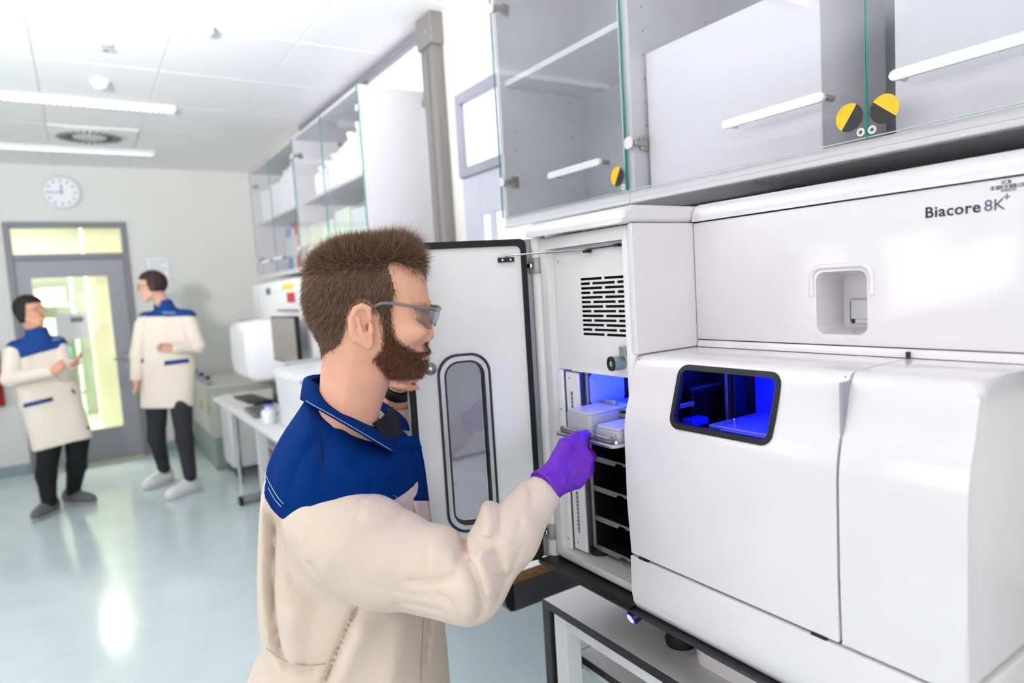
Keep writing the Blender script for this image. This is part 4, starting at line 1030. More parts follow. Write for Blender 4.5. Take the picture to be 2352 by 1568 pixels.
rl = tube('gas_rail', alu, lc, [(.93, 6.5, .80), (.93, 7.6, .80)], .012, 12)
for y in (6.62, 7.0, 7.4):
    tube('rail_stand', alu, lc, [(.93, y, .7655), (.93, y, .79)], .008, 8)
    lathe('tap_knob', mat('tap_blue', '#2c4a8e', .4, bump=.01), lc, [(0, 0), (.022, 0), (.026, .015), (.022, .03), (0, .03)], (.93, y + .06, .812), n=14)

# ------------------------------------------------------------------ things on the computer bench
BZ = .7364
ins = thing('white_bench_instrument', 'bulky white instrument in two rounded blocks at the far end of the computer bench', 'instrument', (1.4, 6.0, BZ))
wg = mat('instrument_white', '#eeeef1', .35, bump=.01); sg = mat('instrument_side_grey', '#a2a4a6', .5, bump=.02)
box('upper_block', wg, ins, 1.24, 1.66, 4.30, 5.92, 1.05, 1.645, .02, 3)
box('vent_side', sg, ins, 1.28, 1.60, 5.9205, 5.95, 1.12, 1.62, .008, 1)
prism('lower_block', wg, ins, [(1.00, 1.05), (1.015, .94), (1.06, .90), (1.62, .90), (1.62, 1.049), (1.235, 1.049), (1.235, 1.36), (1.10, 1.36), (1.04, 1.345), (1.005, 1.30)], 'y', 5.22, 5.80, .02, 3)
box('support_base', wg, ins, 1.34, 1.62, 4.40, 5.85, BZ + .012, .8995, .006, 1)
box('middle_block', wg, ins, 1.24, 1.62, 4.30, 5.20, .9005, 1.0495, .01, 2)
prism('rear_frame', sg, ins, [(1.03, 1.05), (1.04, .96), (1.09, .915), (1.22, .915), (1.22, 1.33), (1.12, 1.34), (1.06, 1.32), (1.035, 1.28)], 'y', 5.801, 5.92, .02, 2)
box('top_vent', mat('slot_grey', '#8b8d92', .5, bump=.01), ins, 1.06, 1.14, 5.60, 5.72, 1.358, 1.3625, .001, 1)
box('badge', mat('badge_navy', '#27466e', .5, bump=.01), ins, 1.237, 1.2395, 5.30, 5.42, 1.55, 1.60, .001, 1)
box('yellow_label', mat('label_yellow', '#f0d400', .5, bump=.01), ins, 1.237, 1.2395, 4.62, 4.92, 1.575, 1.61, .001, 1)
box('red_label', mat('label_red', '#c2072d', .5, bump=.01), ins, 1.237, 1.2395, 4.61, 4.82, 1.48, 1.55, .001, 1)
box('handle_bar', mat('handle_dark', '#4d4f55', .4, bump=.01), ins, 1.225, 1.2395, 4.55, 5.1, 1.420, 1.432, .004, 1)
box('door_seam', mat('seam_pale', '#c9c9ce', .5, bump=.01), ins, 1.238, 1.2397, 5.72, 5.73, 1.08, 1.62)
for y in (4.55, 5.65): lathe('foot', black_rubber, ins, [(0, 0), (.025, 0), (.025, .0118), (0, .0118)], (1.42, y, BZ + .0002), n=14)

mo = thing('monitor', 'flat computer monitor with a dark rim standing in front of the white instrument', 'monitor', (1.13, 4.52, BZ))
mm_ = Matrix.Translation((1.13, 4.52, 0)) @ Matrix.Rotation(math.radians(3), 4, 'Z')
box('bezel', black_plastic, mo, -.014, .014, -.265, .265, 1.085, 1.395, .006, 2, M=mm_)
box('screen', mat('screen_grey', '#8d8984', .25, bump=.005), mo, -.0165, -.0142, -.252, .252, 1.10, 1.383, .001, 1, M=mm_)
box('back_shell', black_plastic, mo, .0142, .045, -.12, .12, 1.16, 1.32, .01, 2, M=mm_)
tube('stand_neck', alu, mo, [mm_ @ Vector((.03, 0, BZ + .018)), mm_ @ Vector((.03, 0, 1.17))], .022, 14)
box('stand_foot', alu, mo, -.06, .12, -.12, .12, BZ + .0002, BZ + .018, .004, 1, M=mm_)
key_me = None
def keyboard(label, cx, cy, rz, m_case, m_key, cols_=15, rows_=5):
    t = thing('keyboard', label, 'keyboard', (cx, cy, BZ + .0003), rz, 'keyboards on the bench')
    bm = bmesh.new(); add_box(bm, -.075, .075, -.22, .22, 0, .018, .005, 2); finish(bm, 'case', m_case, t, 35, True)
    bm = bmesh.new(); add_box(bm, -.0085, .0085, -.0115, .0115, 0, .006, .0015, 1)
    me = bpy.data.meshes.new('key'); bm.to_mesh(me); bm.free(); me.materials.append(m_key)
    for i in range(cols_):
        for j in range(rows_):
            o = bpy.data.objects.new('key', me); col.objects.link(o); o.parent = t
            o.location = (-.05 + .025 * j, -.196 + .028 * i, .0182)
    return t
keyboard('black keyboard nearer the white instrument on the computer bench', 1.06, 5.45, math.radians(4), black_plastic, dark_grey)
keyboard('grey keyboard nearer the white jar on the computer bench', .975, 4.76, math.radians(-3), mat('keyboard_grey', '#77757a', .5, bump=.02), mat('key_grey', '#5e5c62', .5, bump=.02))
t = thing('handset', 'small black handset with a red mark between the two keyboards', 'handset', (1.08, 5.11, BZ))
box('housing', black_plastic, t, 1.0, 1.14, 5.07, 5.16, BZ + .0003, BZ + .035, .012, 2); box('red_mark', red, t, .9965, .9995, 5.085, 5.11, BZ + .010, BZ + .026, .001, 1)
t = thing('black_speaker', 'black box standing upright beside the white device on the bench', 'speaker', (1.22, 5.07, BZ))
box('housing', black_plastic, t, 1.16, 1.28, 4.96, 5.18, BZ + .0003, BZ + .155, .006, 2); box('front_face', dark_grey, t, 1.1565, 1.1595, 4.98, 5.16, BZ + .02, BZ + .14, .002, 1)
box('logo_plate', alu, t, 1.1545, 1.1562, 5.06, 5.08, BZ + .07, BZ + .09)
# white device box with rounded lid
dv = thing('white_device', 'white box-shaped bench device with a rounded lid beside the man\'s collar', 'device', (1.2, 3.9, BZ))
prism('housing', wg, dv, [(.97, BZ + .002), (1.50, BZ + .002), (1.50, 1.05), (.955, 1.05)], 'y', 3.62, 4.18, .02, 3)
prism('lid', wg, dv, [(.945, 1.051), (1.51, 1.051), (1.51, 1.105), (1.46, 1.125), (1.0, 1.105), (.955, 1.09)], 'y', 3.60, 4.20, .02, 3)
box('lid_rail', mat('rail_grey', '#b7bac2', .4, bump=.01), dv, 1.0, 1.4, 4.08, 4.11, 1.107, 1.13, .004, 1)
box('side_recess', mat('recess_grey', '#cfd3da', .45, bump=.01), dv, 1.05, 1.40, 3.5965, 3.6195, .80, 1.03, .004, 1)
box('logo_plate', mat('logo_grey', '#b8bcc6', .5, bump=.01), dv, .9505, .9545, 3.95, 4.08, .93, .97) if False else None
lathe('knob', black_plastic, dv, [(0, 0), (.035, 0), (.035, .03), (0, .03)], (1.25, 3.5960, .98), (0, -1, 0), 18)
for x, y in ((1.02, 3.68), (1.45, 3.68), (1.02, 4.12), (1.45, 4.12)): lathe('foot', black_rubber, dv, [(0, 0), (.015, 0), (.015, .0018), (0, .0018)], (x, y, BZ + .0001), n=10)
bottle(.985, 3.46, BZ, .045, .27, '#26262a', 'clear bottle with a black cap in front of the white device', mat('clear_bottle', '#e6f0e8', .2, trans=.5, bump=.01))
t = bottle(.93, 4.30, BZ, .045, .11, '#f2f2f4', 'white jar with a blue lid at the edge of the computer bench', mat('jar_white', '#f4f4f6', .35, bump=.01), None, 'jar')
lathe('lid_ring', mat('lid_blue', '#3d5de0', .4, bump=.01), t, [(0, .1105), (.034, .1105), (.034, .116), (0, .116)], (.93, 4.30, BZ), n=20)
t = thing('wooden_ruler', 'thin wooden strip lying on the bench in front of the white instrument', 'ruler', (1.0, 5.7, BZ))
box('strip', mat('ruler_wood', '#d8b27c', .5, bump=.02), t, .985, 1.02, 5.45, 5.88, BZ + .0003, BZ + .006, .001, 1)
box('marking', mat('ruler_print', '#8c6a3c', .6, bump=.01), t, .988, .994, 5.46, 5.87, BZ + .0062, BZ + .0065)
# bright white cabinet beyond the device (seen right of the man's neck)
carton('white_housing', 'tall plain white housing on the bench behind the monitor', 1.20, 1.62, 2.6, 3.3, .7385, 1.50, wg, 'housing', None, .02)
# ================================================================== people
# bodies and clothes are grown as one surface each from blended tapered limbs (surface nets over a distance field)
E1 = np.array([_cy, -_sy, 0.0]); E2 = np.array([_sy, _cy, 0.0])
_MB = np.array([RT, UP, FW])
def V(u, v, b):
    """point of the place at horizontal distance b along the room's diagonal; frame: a across, b along, c up"""
    d = _MB.T @ np.array([(u - 1176) / FPX, -(v - 784) / FPX, 1.0])
    t = b / (d @ E2); p = np.array([0, 0, CAMH]) + d * t
    return np.array([p @ E1, b, p[2]])
def to_world(P):
    P = np.asarray(P, float)
    return P[:, :1] * E1 + P[:, 1:2] * E2 + P[:, 2:3] * np.array([0, 0, 1.0])

class Grid:
    def __init__(s, lo, hi, h):
        s.lo = np.array(lo, float); s.h = h
        s.n = [int(math.ceil((hi[k] - lo[k]) / h)) + 1 for k in range(3)]
        ax = [(s.lo[k] + h * np.arange(s.n[k])).astype(np.float32) for k in range(3)]
        s.x = ax[0][:, None, None]; s.y = ax[1][None, :, None]; s.z = ax[2][None, None, :]
        s.ax = ax
    def full(s): return np.full(s.n, 1.0, np.float32)
def cone(g, p, q, r0, r1):
    p = np.asarray(p, float); q = np.asarray(q, float); d = q - p; L2 = max(1e-9, d @ d)
    t = np.clip(((g.x - p[0]) * d[0] + (g.y - p[1]) * d[1] + (g.z - p[2]) * d[2]) / L2, 0, 1)
    return np.sqrt((g.x - p[0] - t * d[0]) ** 2 + (g.y - p[1] - t * d[1]) ** 2 + (g.z - p[2] - t * d[2]) ** 2) - (r0 + (r1 - r0) * t)
def ell(g, c, r, yaw=0.0, pitch=0.0):
    """ellipsoid; pitch tilts it in the a-c plane, yaw in the a-b plane"""
    x = g.x - c[0]; y = g.y - c[1]; z = g.z - c[2]
    if yaw: x, y = x * math.cos(yaw) + y * math.sin(yaw), -x * math.sin(yaw) + y * math.cos(yaw)
    if pitch: x, z = x * math.cos(pitch) + z * math.sin(pitch), -x * math.sin(pitch) + z * math.cos(pitch)
    k0 = np.sqrt((x / r[0]) ** 2 + (y / r[1]) ** 2 + (z / r[2]) ** 2)
    return (k0 - 1) * min(r)
def smin(a, b, k):
    h = np.clip(0.5 + 0.5 * (b - a) / k, 0, 1)
    return b + (a - b) * h - k * h * (1 - h)
def smax(a, b, k): return -smin(-a, -b, k)

def poly_sd(px, pz, poly):
    """signed distance to a closed polygon on a 2-D lattice, positive inside"""
    X, Z = np.meshgrid(px, pz, indexing='ij'); d = np.full(X.shape, 1e9); ins = np.zeros(X.shape, bool)
    n = len(poly)
    for i in range(n):
        ax, az = poly[i]; bx_, bz_ = poly[(i + 1) % n]
        ex, ez = bx_ - ax, bz_ - az
        t = np.clip(((X - ax) * ex + (Z - az) * ez) / max(1e-12, ex * ex + ez * ez), 0, 1)
        d = np.minimum(d, (X - ax - t * ex) ** 2 + (Z - az - t * ez) ** 2)
        c1 = (az > Z) != (bz_ > Z)
        with np.errstate(divide='ignore', invalid='ignore'):
            xi = ax + (Z - az) * ex / (ez if abs(ez) > 1e-12 else 1e-12)
        ins ^= c1 & (X < xi)
    d = np.sqrt(d)
    return np.where(ins, d, -d)
def catmull(pts, n=6, closed=True):
    P = [np.array(p, float) for p in pts]; out = []; m = len(P)
    rng = range(m) if closed else range(m - 1)
    for i in rng:
        p0, p1, p2, p3 = (P[(i - 1) % m], P[i], P[(i + 1) % m], P[(i + 2) % m]) if closed else (P[max(i - 1, 0)], P[i], P[i + 1], P[min(i + 2, m - 1)])
        for k in range(n):
            t = k / n
            out.append(.5 * ((2 * p1) + (-p0 + p2) * t + (2 * p0 - 5 * p1 + 4 * p2 - p3) * t * t + (-p0 + 3 * p1 - 3 * p2 + p3) * t ** 3))
    if not closed: out.append(P[-1])
    return [tuple(p) for p in out]
def inflate(g, poly, yc, W, S):
    """solid with the given profile, rounded across: W half width (scalar or lattice), S rounding depth"""
    s = poly_sd(g.ax[0], g.ax[2], poly)
    Wl = (W if np.isscalar(W) else W.astype(np.float32)[:, None, :])
    u = np.maximum(0, 1 - s / S).astype(np.float32)[:, None, :]
    return (np.sqrt(((g.y - yc) / Wl) ** 2 + u * u) - 1) * S
def blur2(A, k):
    for _ in range(k):
        B = A.copy(); B[1:-1] = (A[:-2] + 2 * A[1:-1] + A[2:]) / 4; A = B
        B = A.copy(); B[:, 1:-1] = (A[:, :-2] + 2 * A[:, 1:-1] + A[:, 2:]) / 4; A = B
    return A
def strokes(g, lst, b):
    """cloth folds: soft ridges (+) and creases (-) along polylines given in the a-c plane"""
    D = np.zeros((g.n[0], g.n[2]))
    X, Z = np.meshgrid(g.ax[0], g.ax[2], indexing='ij')
    for pts, amp, sig in lst:
        Q = [V(u, v, b) for u, v in pts]; Q = catmull([(q[0], q[2]) for q in Q], 5, False)
        d = np.full(X.shape, 1e9); L = len(Q) - 1; tt = np.zeros(X.shape)
        for i in range(L):
            ax, az = Q[i]; ex, ez = Q[i + 1][0] - ax, Q[i + 1][1] - az
            t = np.clip(((X - ax) * ex + (Z - az) * ez) / max(1e-12, ex * ex + ez * ez), 0, 1)
            dd = (X - ax - t * ex) ** 2 + (Z - az - t * ez) ** 2
            m = dd < d; tt = np.where(m, (i + t) / L, tt); d = np.minimum(d, dd)
        taper = np.clip(np.minimum(tt, 1 - tt) * 5 + .15, 0, 1)
        D += amp * (np.exp(-d / (2 * sig * sig)) if amp > 0 else np.exp(-np.sqrt(d) / sig)) * taper
    return D.astype(np.float32)[:, None, :]

def nets(F, lo, h):
    """naive surface nets; returns vertices and quads"""
    ins = F < 0
    nx, ny, nz = F.shape
    c = ins.astype(np.int8)
    cnt = sum(c[i:nx - 1 + i, j:ny - 1 + j, k:nz - 1 + k] for i in (0, 1) for j in (0, 1) for k in (0, 1))
    act = (cnt > 0) & (cnt < 8)
    idx = np.full(act.shape, -1, np.int64); I, J, K = np.nonzero(act); idx[I, J, K] = np.arange(len(I))
    acc = np.zeros((len(I), 3)); num = np.zeros(len(I))
    for ax in range(3):
        o = [a for a in range(3) if a != ax]
        for s0 in (0, 1):
            for s1 in (0, 1):
                off = [0, 0, 0]; off[o[0]] = s0; off[o[1]] = s1
                a = F[I + off[0], J + off[1], K + off[2]]; off2 = list(off); off2[ax] += 1
                b = F[I + off2[0], J + off2[1], K + off2[2]]
                m = (a < 0) != (b < 0)
                t = np.where(m, a / np.where(m, a - b, 1), 0)
                p = np.zeros((len(I), 3)); p[:, o[0]] = s0; p[:, o[1]] = s1; p[:, ax] = t
                acc += np.where(m[:, None], p, 0); num += m
    vts = (np.stack([I, J, K], 1) + acc / num[:, None]) * h + np.asarray(lo)
    quads = []
    for ax in range(3):
        o1, o2 = [(1, 2), (2, 0), (0, 1)][ax]
        sl0 = [slice(None)] * 3; sl1 = [slice(None)] * 3; sl0[ax] = slice(0, -1); sl1[ax] = slice(1, None)
        a = ins[tuple(sl0)]; b = ins[tuple(sl1)]; ch = a != b
        P = np.stack(np.nonzero(ch), 1)
        ok = (P[:, o1] > 0) & (P[:, o2] > 0) & (P[:, o1] < F.shape[o1] - 1) & (P[:, o2] < F.shape[o2] - 1)
        P = P[ok]; sgn = a[P[:, 0], P[:, 1], P[:, 2]]
        def cell(d1, d2):
            Q = P.copy(); Q[:, o1] += d1; Q[:, o2] += d2; return idx[Q[:, 0], Q[:, 1], Q[:, 2]]
        q = np.stack([cell(-1, -1), cell(0, -1), cell(0, 0), cell(-1, 0)], 1)
        q = np.where(sgn[:, None], q, q[:, ::-1]); quads.append(q)
    return vts, np.concatenate(quads)
def relax(v, q, it=2, lam=.5):
    e = np.concatenate([q[:, [0, 1]], q[:, [1, 2]], q[:, [2, 3]], q[:, [3, 0]]])
    for k in range(it):
        for l_ in (lam, -lam * 1.04):
            s = np.zeros_like(v); n = np.zeros(len(v))
            np.add.at(s, e[:, 0], v[e[:, 1]]); np.add.at(n, e[:, 0], 1); np.add.at(s, e[:, 1], v[e[:, 0]]); np.add.at(n, e[:, 1], 1)
            v = v + l_ * (s / np.maximum(n, 1)[:, None] - v)
    return v
def np_mesh(name, v, q):
    me = bpy.data.meshes.new(name)
    me.vertices.add(len(v)); me.vertices.foreach_set('co', np.asarray(v, np.float32).ravel())
    k = q.shape[1]
    me.loops.add(len(q) * k); me.loops.foreach_set('vertex_index', q.astype(np.int32).ravel())
    me.polygons.add(len(q)); me.polygons.foreach_set('loop_start', np.arange(0, len(q) * k, k, dtype=np.int32))
    me.update(calc_edges=True); me.validate()
    return me
def grow(name, F, g, material, parent, it=2, post=None):
    v, q = nets(F, g.lo, g.h); v = relax(v, q, it)
    me = np_mesh(name, to_world(v), q)
    o = link_mesh(name, me, material, parent, True)
    o['_n'] = len(q); del o['_n']
    return o, v, q

# ------------------------------------------------------------------ materials
skin = mat('skin', '#e3ab90', 0.5, sss=0.10, bump=.16, bscale=260, var=.10, vscale=30, spec=.35)
cream = mat('cream_cotton', '#dac8b7', 0.85, bump=.22, bscale=900, var=.03, vscale=9, sheen=.1)
blue_c = mat('royal_blue_cotton', '#022c6c', 0.9, bump=.22, bscale=900, var=.14, vscale=14, spec=.08)
wrinkle(cream, 17, .55, .008); wrinkle(blue_c, 20, .5, .008)
thread = mat('white_thread', '#d9dfee', .8, bump=.05)
blk_shirt = mat('black_jersey', '#121214', .85, bump=.1, bscale=700)
glove_m = mat('purple_nitrile', '#6a24bb', 0.45, bump=.10, bscale=90, var=.06, vscale=30, spec=.45)
wrinkle(glove_m, 55, .35, .003)
def hair_mat(name, dark, mid, light):
    m = bpy.data.materials.new(name); m.use_nodes = True; nt = m.node_tree; b = nt.nodes['Principled BSDF']
    at_ = nt.nodes.new('ShaderNodeAttribute'); at_.attribute_name = 'strand'
    cr = nt.nodes.new('ShaderNodeValToRGB'); cr.color_ramp.elements[0].color = (*srgb(dark), 1); cr.color_ramp.elements[1].color = (*srgb(light), 1)
    e = cr.color_ramp.elements.new(.5); e.color = (*srgb(mid), 1)
    nt.links.new(at_.outputs['Fac'], cr.inputs[0]); nt.links.new(cr.outputs[0], b.inputs['Base Color'])
    b.inputs['Roughness'].default_value = .45; b.inputs['Specular IOR Level'].default_value = .4
    return m
hair_b = hair_mat('brown_hair', '#463226', '#7b5e4a', '#b69679'); beard_b = hair_mat('auburn_beard', '#42281d', '#774c38', '#a87a5c')
scalp = mat('stubbly_scalp', '#5d4535', .8, bump=.3, bscale=500); chin_m = mat('stubbly_chin', '#6b4634', .8, bump=.3, bscale=500)

# ================================================================== the man at the instrument
man = thing('person', 'bearded man in cream and blue lab coat reaching into the instrument with a purple glove', 'person', tuple(to_world(np.array([[-.32, 1.25, 0]]))[0]))
ZS = 3.4075
def hz(x, y, b=1.2): p = V(660 + x / ZS, 500 + y / ZS, b); return (p[0], p[2])
BH = 1.20
skull = [hz(*p) for p in [(1072, 440), (1092, 540), (1104, 620), (1108, 668), (1098, 720), (1092, 770), (1088, 830), (1080, 890), (1078, 950), (1084, 1000), (1078, 1040), (1070, 1075), (1072, 1110), (1062, 1150), (1058, 1190), (1030, 1232), (960, 1246), (890, 1240), (838, 1225),
                           (800, 1300), (762, 1400), (728, 1500), (700, 1640), (690, 1760), (240, 1760), (246, 1600), (255, 1400), (265, 1230), (277, 1120), (268, 1010), (236, 900), (185, 790), (152, 650), (152, 540), (170, 440), (225, 350), (315, 275), (440, 222), (600, 198), (780, 198), (920, 232), (1020, 310), (1055, 370)]]
skull = catmull(skull, 3)
g = Grid((-.47, BH - .105, 1.17), (-.10, BH + .105, 1.62), .0026)
AX, AZ = np.meshgrid(g.ax[0], g.ax[2], indexing='ij')
ear_a, ear_c = hz(655, 820)
chin_c = hz(0, 1240)[1]; crown_c = hz(0, 200)[1]
tt = np.clip((AZ - chin_c) / (crown_c - chin_c), -1, 1)
Wl = np.interp(tt, [-1, -.15, 0.0, .2, .45, .7, 1.0], [.064, .058, .060, .068, .0745, .078, .070])
front = np.clip((AX - ear_a) / .10, 0, 1); Wl = Wl * (1 - .10 * front)
F = inflate(g, skull, BH, Wl, .078)
# nose
n0 = hz(1092, 740); n1 = hz(1112, 830); nt_ = hz(1128, 905); nb = hz(1088, 940)
F = smin(F, cone(g, (n0[0] - .006, BH, n0[1]), (n1[0] - .006, BH, n1[1]), .008, .009), .010)
F = smin(F, cone(g, (n1[0] - .006, BH, n1[1]), (nt_[0] - .006, BH, nt_[1]), .009, .0105), .008)
for s in (-1, 1): F = smin(F, ell(g, (nb[0] + .002, BH + s * .011, nb[1] + .002), (.011, .0075, .0085)), .007)
# brow, eye sockets, eyeballs, cheek, lips
br = hz(1090, 672)
for s in (-1, 1):
    F = smin(F, cone(g, (br[0] - .006, BH + s * .014, br[1]), (br[0] - .028, BH + s * .048, br[1] - .002), .009, .007), .012)
    es = hz(1060, 762); F = smax(F, -ell(g, (es[0] + .008, BH + s * .032, es[1]), (.017, .016, .013)), .010)
    F = smin(F, ell(g, (es[0] - .009, BH + s * .031, es[1]), (.0125, .0125, .0125)), .003)
    ck = hz(990, 870); F = smin(F, ell(g, (ck[0], BH + s * .046, ck[1]), (.03, .018, .022)), .02)
lp = hz(1066, 1062); F = smin(F, ell(g, (lp[0], BH, lp[1] + .006), (.010, .024, .006)), .006); F = smin(F, ell(g, (lp[0] - .001, BH, lp[1] - .008), (.010, .021, .0065)), .006)
# ears: shell, hollow, helix rim, lobe
for s in (-1, 1):
    yb = BH + s * .0745; tilt = -.20
    e = ell(g, (ear_a - .002, yb + s * .008, ear_c + .002), (.019, .0075, .034), s * -.28, tilt)
    cc_ = hz(668, 800); e = smax(e, -ell(g, (cc_[0] + .001, yb + s * .016, cc_[1]), (.012, .010, .022), 0, tilt), .004)
    rim = [hz(*p) for p in [(722, 770), (712, 700), (672, 678), (622, 700), (592, 770), (600, 850), (632, 915), (680, 955)]]
    rb = [.008, .010, .013, .015, .016, .014, .011, .008]
    for i in range(len(rim) - 1):
        e = smin(e, cone(g, (rim[i][0], yb + s * rb[i], rim[i][1]), (rim[i + 1][0], yb + s * rb[i + 1], rim[i + 1][1]), .0042, .0042), .004)
    lo_ = hz(708, 945); e = smin(e, ell(g, (lo_[0], yb + s * .006, lo_[1]), (.009, .005, .013)), .006)
    an = [hz(*p) for p in [(640, 770), (655, 850), (690, 905)]]
    for i in range(2): e = smin(e, cone(g, (an[i][0], yb + s * .012, an[i][1]), (an[i + 1][0], yb + s * .011, an[i + 1][1]), .0035, .0035), .004)
    ca_ = hz(700, 835); e = smax(e, -ell(g, (ca_[0], yb + s * .012, ca_[1]), (.006, .012, .009)), .003)
    tg = hz(728, 850); e = smin(e, ell(g, (tg[0], yb + s * .006, tg[1]), (.005, .005, .009)), .004)
    F = smin(F, e, .004)
head_v, head_q = nets(F, g.lo, g.h); head_v = relax(head_v, head_q, 2)
head_F, head_g = F, g
# trunk, arms and left hand under the clothes, joined into the same body mesh
SH_R, EL_R, WR_R = V(738, 1195, 1.075), V(1074, 1342, 1.02), V(1258, 1116, 1.135)
SH_L, EL_L, WR_L = V(745, 1120, 1.42), V(868, 1130, 1.53), V(912, 905, 1.425)
g2 = Grid((-.60, .93, 0.02), (.10, 1.62, 1.34), .012)
B = cone(g2, V(790, 1500, 1.25), V(775, 1130, 1.25), .12, .12)
B = smin(B, cone(g2, V(775, 1130, 1.25), V(780, 960, 1.25), .12, .05), .05)
for p, q, r, R1, R2, R3 in ((SH_R, EL_R, WR_R, .05, .042, .026), (SH_L, EL_L, WR_L, .05, .042, .028)):
    B = smin(B, cone(g2, p, q, R1, R2), .04); B = smin(B, cone(g2, q, r, R2, R3), .02)
hip = V(790, 1540, 1.25)
KN = []
for s in (-1, 1):
    k_ = np.array([hip[0] + .06, 1.25 + s * .11, .46]); an_ = np.array([hip[0] - .03, 1.25 + s * .12, .08]); KN.append((k_, an_))
    B = smin(B, cone(g2, (hip[0], 1.25 + s * .09, hip[2]), k_, .085, .055), .04); B = smin(B, cone(g2, k_, an_, .055, .035), .02)
v2, q2 = nets(B, g2.lo, g2.h); v2 = relax(v2, q2, 2)
# left hand gripping the edge of the instrument door: palm, four fingers over the edge, thumb
DE = np.array([-.2196, 1.3598])      # door edge in this frame
g3 = Grid((-.31, 1.30, 1.30), (-.15, 1.46, 1.47), .0035)
hw = V(914, 892, 1.422)
Hn = None
for k in range(4):
    cz_k = hw[2] + .052 - .019 * k + .012
    kn_ = np.array([DE[0] - .030, 1.405, cz_k]); p1 = np.array([DE[0] - .020, 1.372, cz_k + .003]); p2 = np.array([DE[0] + .001, 1.340, cz_k + .004]); p3 = np.array([DE[0] + .018, 1.337, cz_k + .003])
    f = smin(cone(g3, hw, kn_, .019, .012), cone(g3, kn_, p1, .0105, .0095), .008); f = smin(f, cone(g3, p1, p2, .0095, .0085), .004); f = smin(f, cone(g3, p2, p3, .0085, .0075), .003)
    Hn = f if Hn is None else smin(Hn, f, .006)
Hn = smin(Hn, cone(g3, hw, np.array([DE[0] - .012, 1.418, hw[2] + .055]), .016, .011), .01); Hn = smin(Hn, cone(g3, np.array([DE[0] - .012, 1.418, hw[2] + .055]), np.array([DE[0] + .022, 1.408, hw[2] + .07]), .011, .008), .004)
v3, q3 = nets(Hn, g3.lo, g3.h); v3 = relax(v3, q3, 1)
bv = np.concatenate([head_v, v2, v3]); bq = np.concatenate([head_q, q2 + len(head_v), q3 + len(head_v) + len(v2)])
bme = np_mesh('body', to_world(bv), bq)
body = link_mesh('body', bme, [skin, scalp, chin_m], man, True)

# hair and beard regions in profile
hair_poly = catmull([hz(*p) for p in [(1075, 450), (1000, 420), (900, 385), (866, 385), (885, 440), (905, 520), (915, 580), (900, 640), (892, 700), (890, 780), (885, 880), (800, 900), (775, 800), (752, 740), (735, 715), (705, 672), (650, 650), (590, 690), (562, 770), (545, 860), (520, 950), (470, 1010), (380, 1060), (300, 1105), (230, 1110), (100, 900), (60, 500), (200, 200), (500, 60), (900, 60), (1150, 200), (1150, 420)]], 3)
beard_poly = catmull([hz(*p) for p in [(785, 780), (850, 760), (892, 790), (905, 890), (950, 950), (1000, 985), (1040, 1015), (1058, 1000), (1070, 962), (1130, 975), (1130, 1045), (1090, 1065), (1105, 1120), (1110, 1300), (830, 1330), (800, 1262), (770, 1180), (735, 1120), (705, 1075), (735, 1040), (775, 985), (782, 900)]], 3)
def inside(poly, x, z):
    ins = np.zeros(len(x), bool); n = len(poly)
    for i in range(n):
        ax, az = poly[i]; bx_, bz_ = poly[(i + 1) % n]
        c1 = (az > z) != (bz_ > z); xi = ax + (z - az) * (bx_ - ax) / (bz_ - az if abs(bz_ - az) > 1e-12 else 1e-12); ins ^= c1 & (x < xi)
    return ins
nh = len(head_q); fc = head_v[head_q].mean(1)
ear_box = (np.abs(fc[:, 1] - BH) > .079)
hm = inside(hair_poly, fc[:, 0], fc[:, 2]) & ~ear_box; bm_ = inside(beard_poly, fc[:, 0], fc[:, 2]) & ~ear_box
def edge_d(poly, x, z):
    d = np.full(len(x), 1e9)
    for i in range(len(poly)):
        ax, az = poly[i]; ex, ez = poly[(i + 1) % len(poly)][0] - ax, poly[(i + 1) % len(poly)][1] - az
        t = np.clip(((x - ax) * ex + (z - az) * ez) / max(1e-12, ex * ex + ez * ez), 0, 1); d = np.minimum(d, (x - ax - t * ex) ** 2 + (z - az - t * ez) ** 2)
    return np.sqrt(d)
hd = edge_d(hair_poly, fc[:, 0], fc[:, 2]); bd_ = edge_d(beard_poly, fc[:, 0], fc[:, 2])
mi = np.zeros(len(bq), np.int32); mi[:nh][hm & (hd > .006)] = 1; mi[:nh][bm_ & (bd_ > .008)] = 2
bme.polygons.foreach_set('material_index', mi)

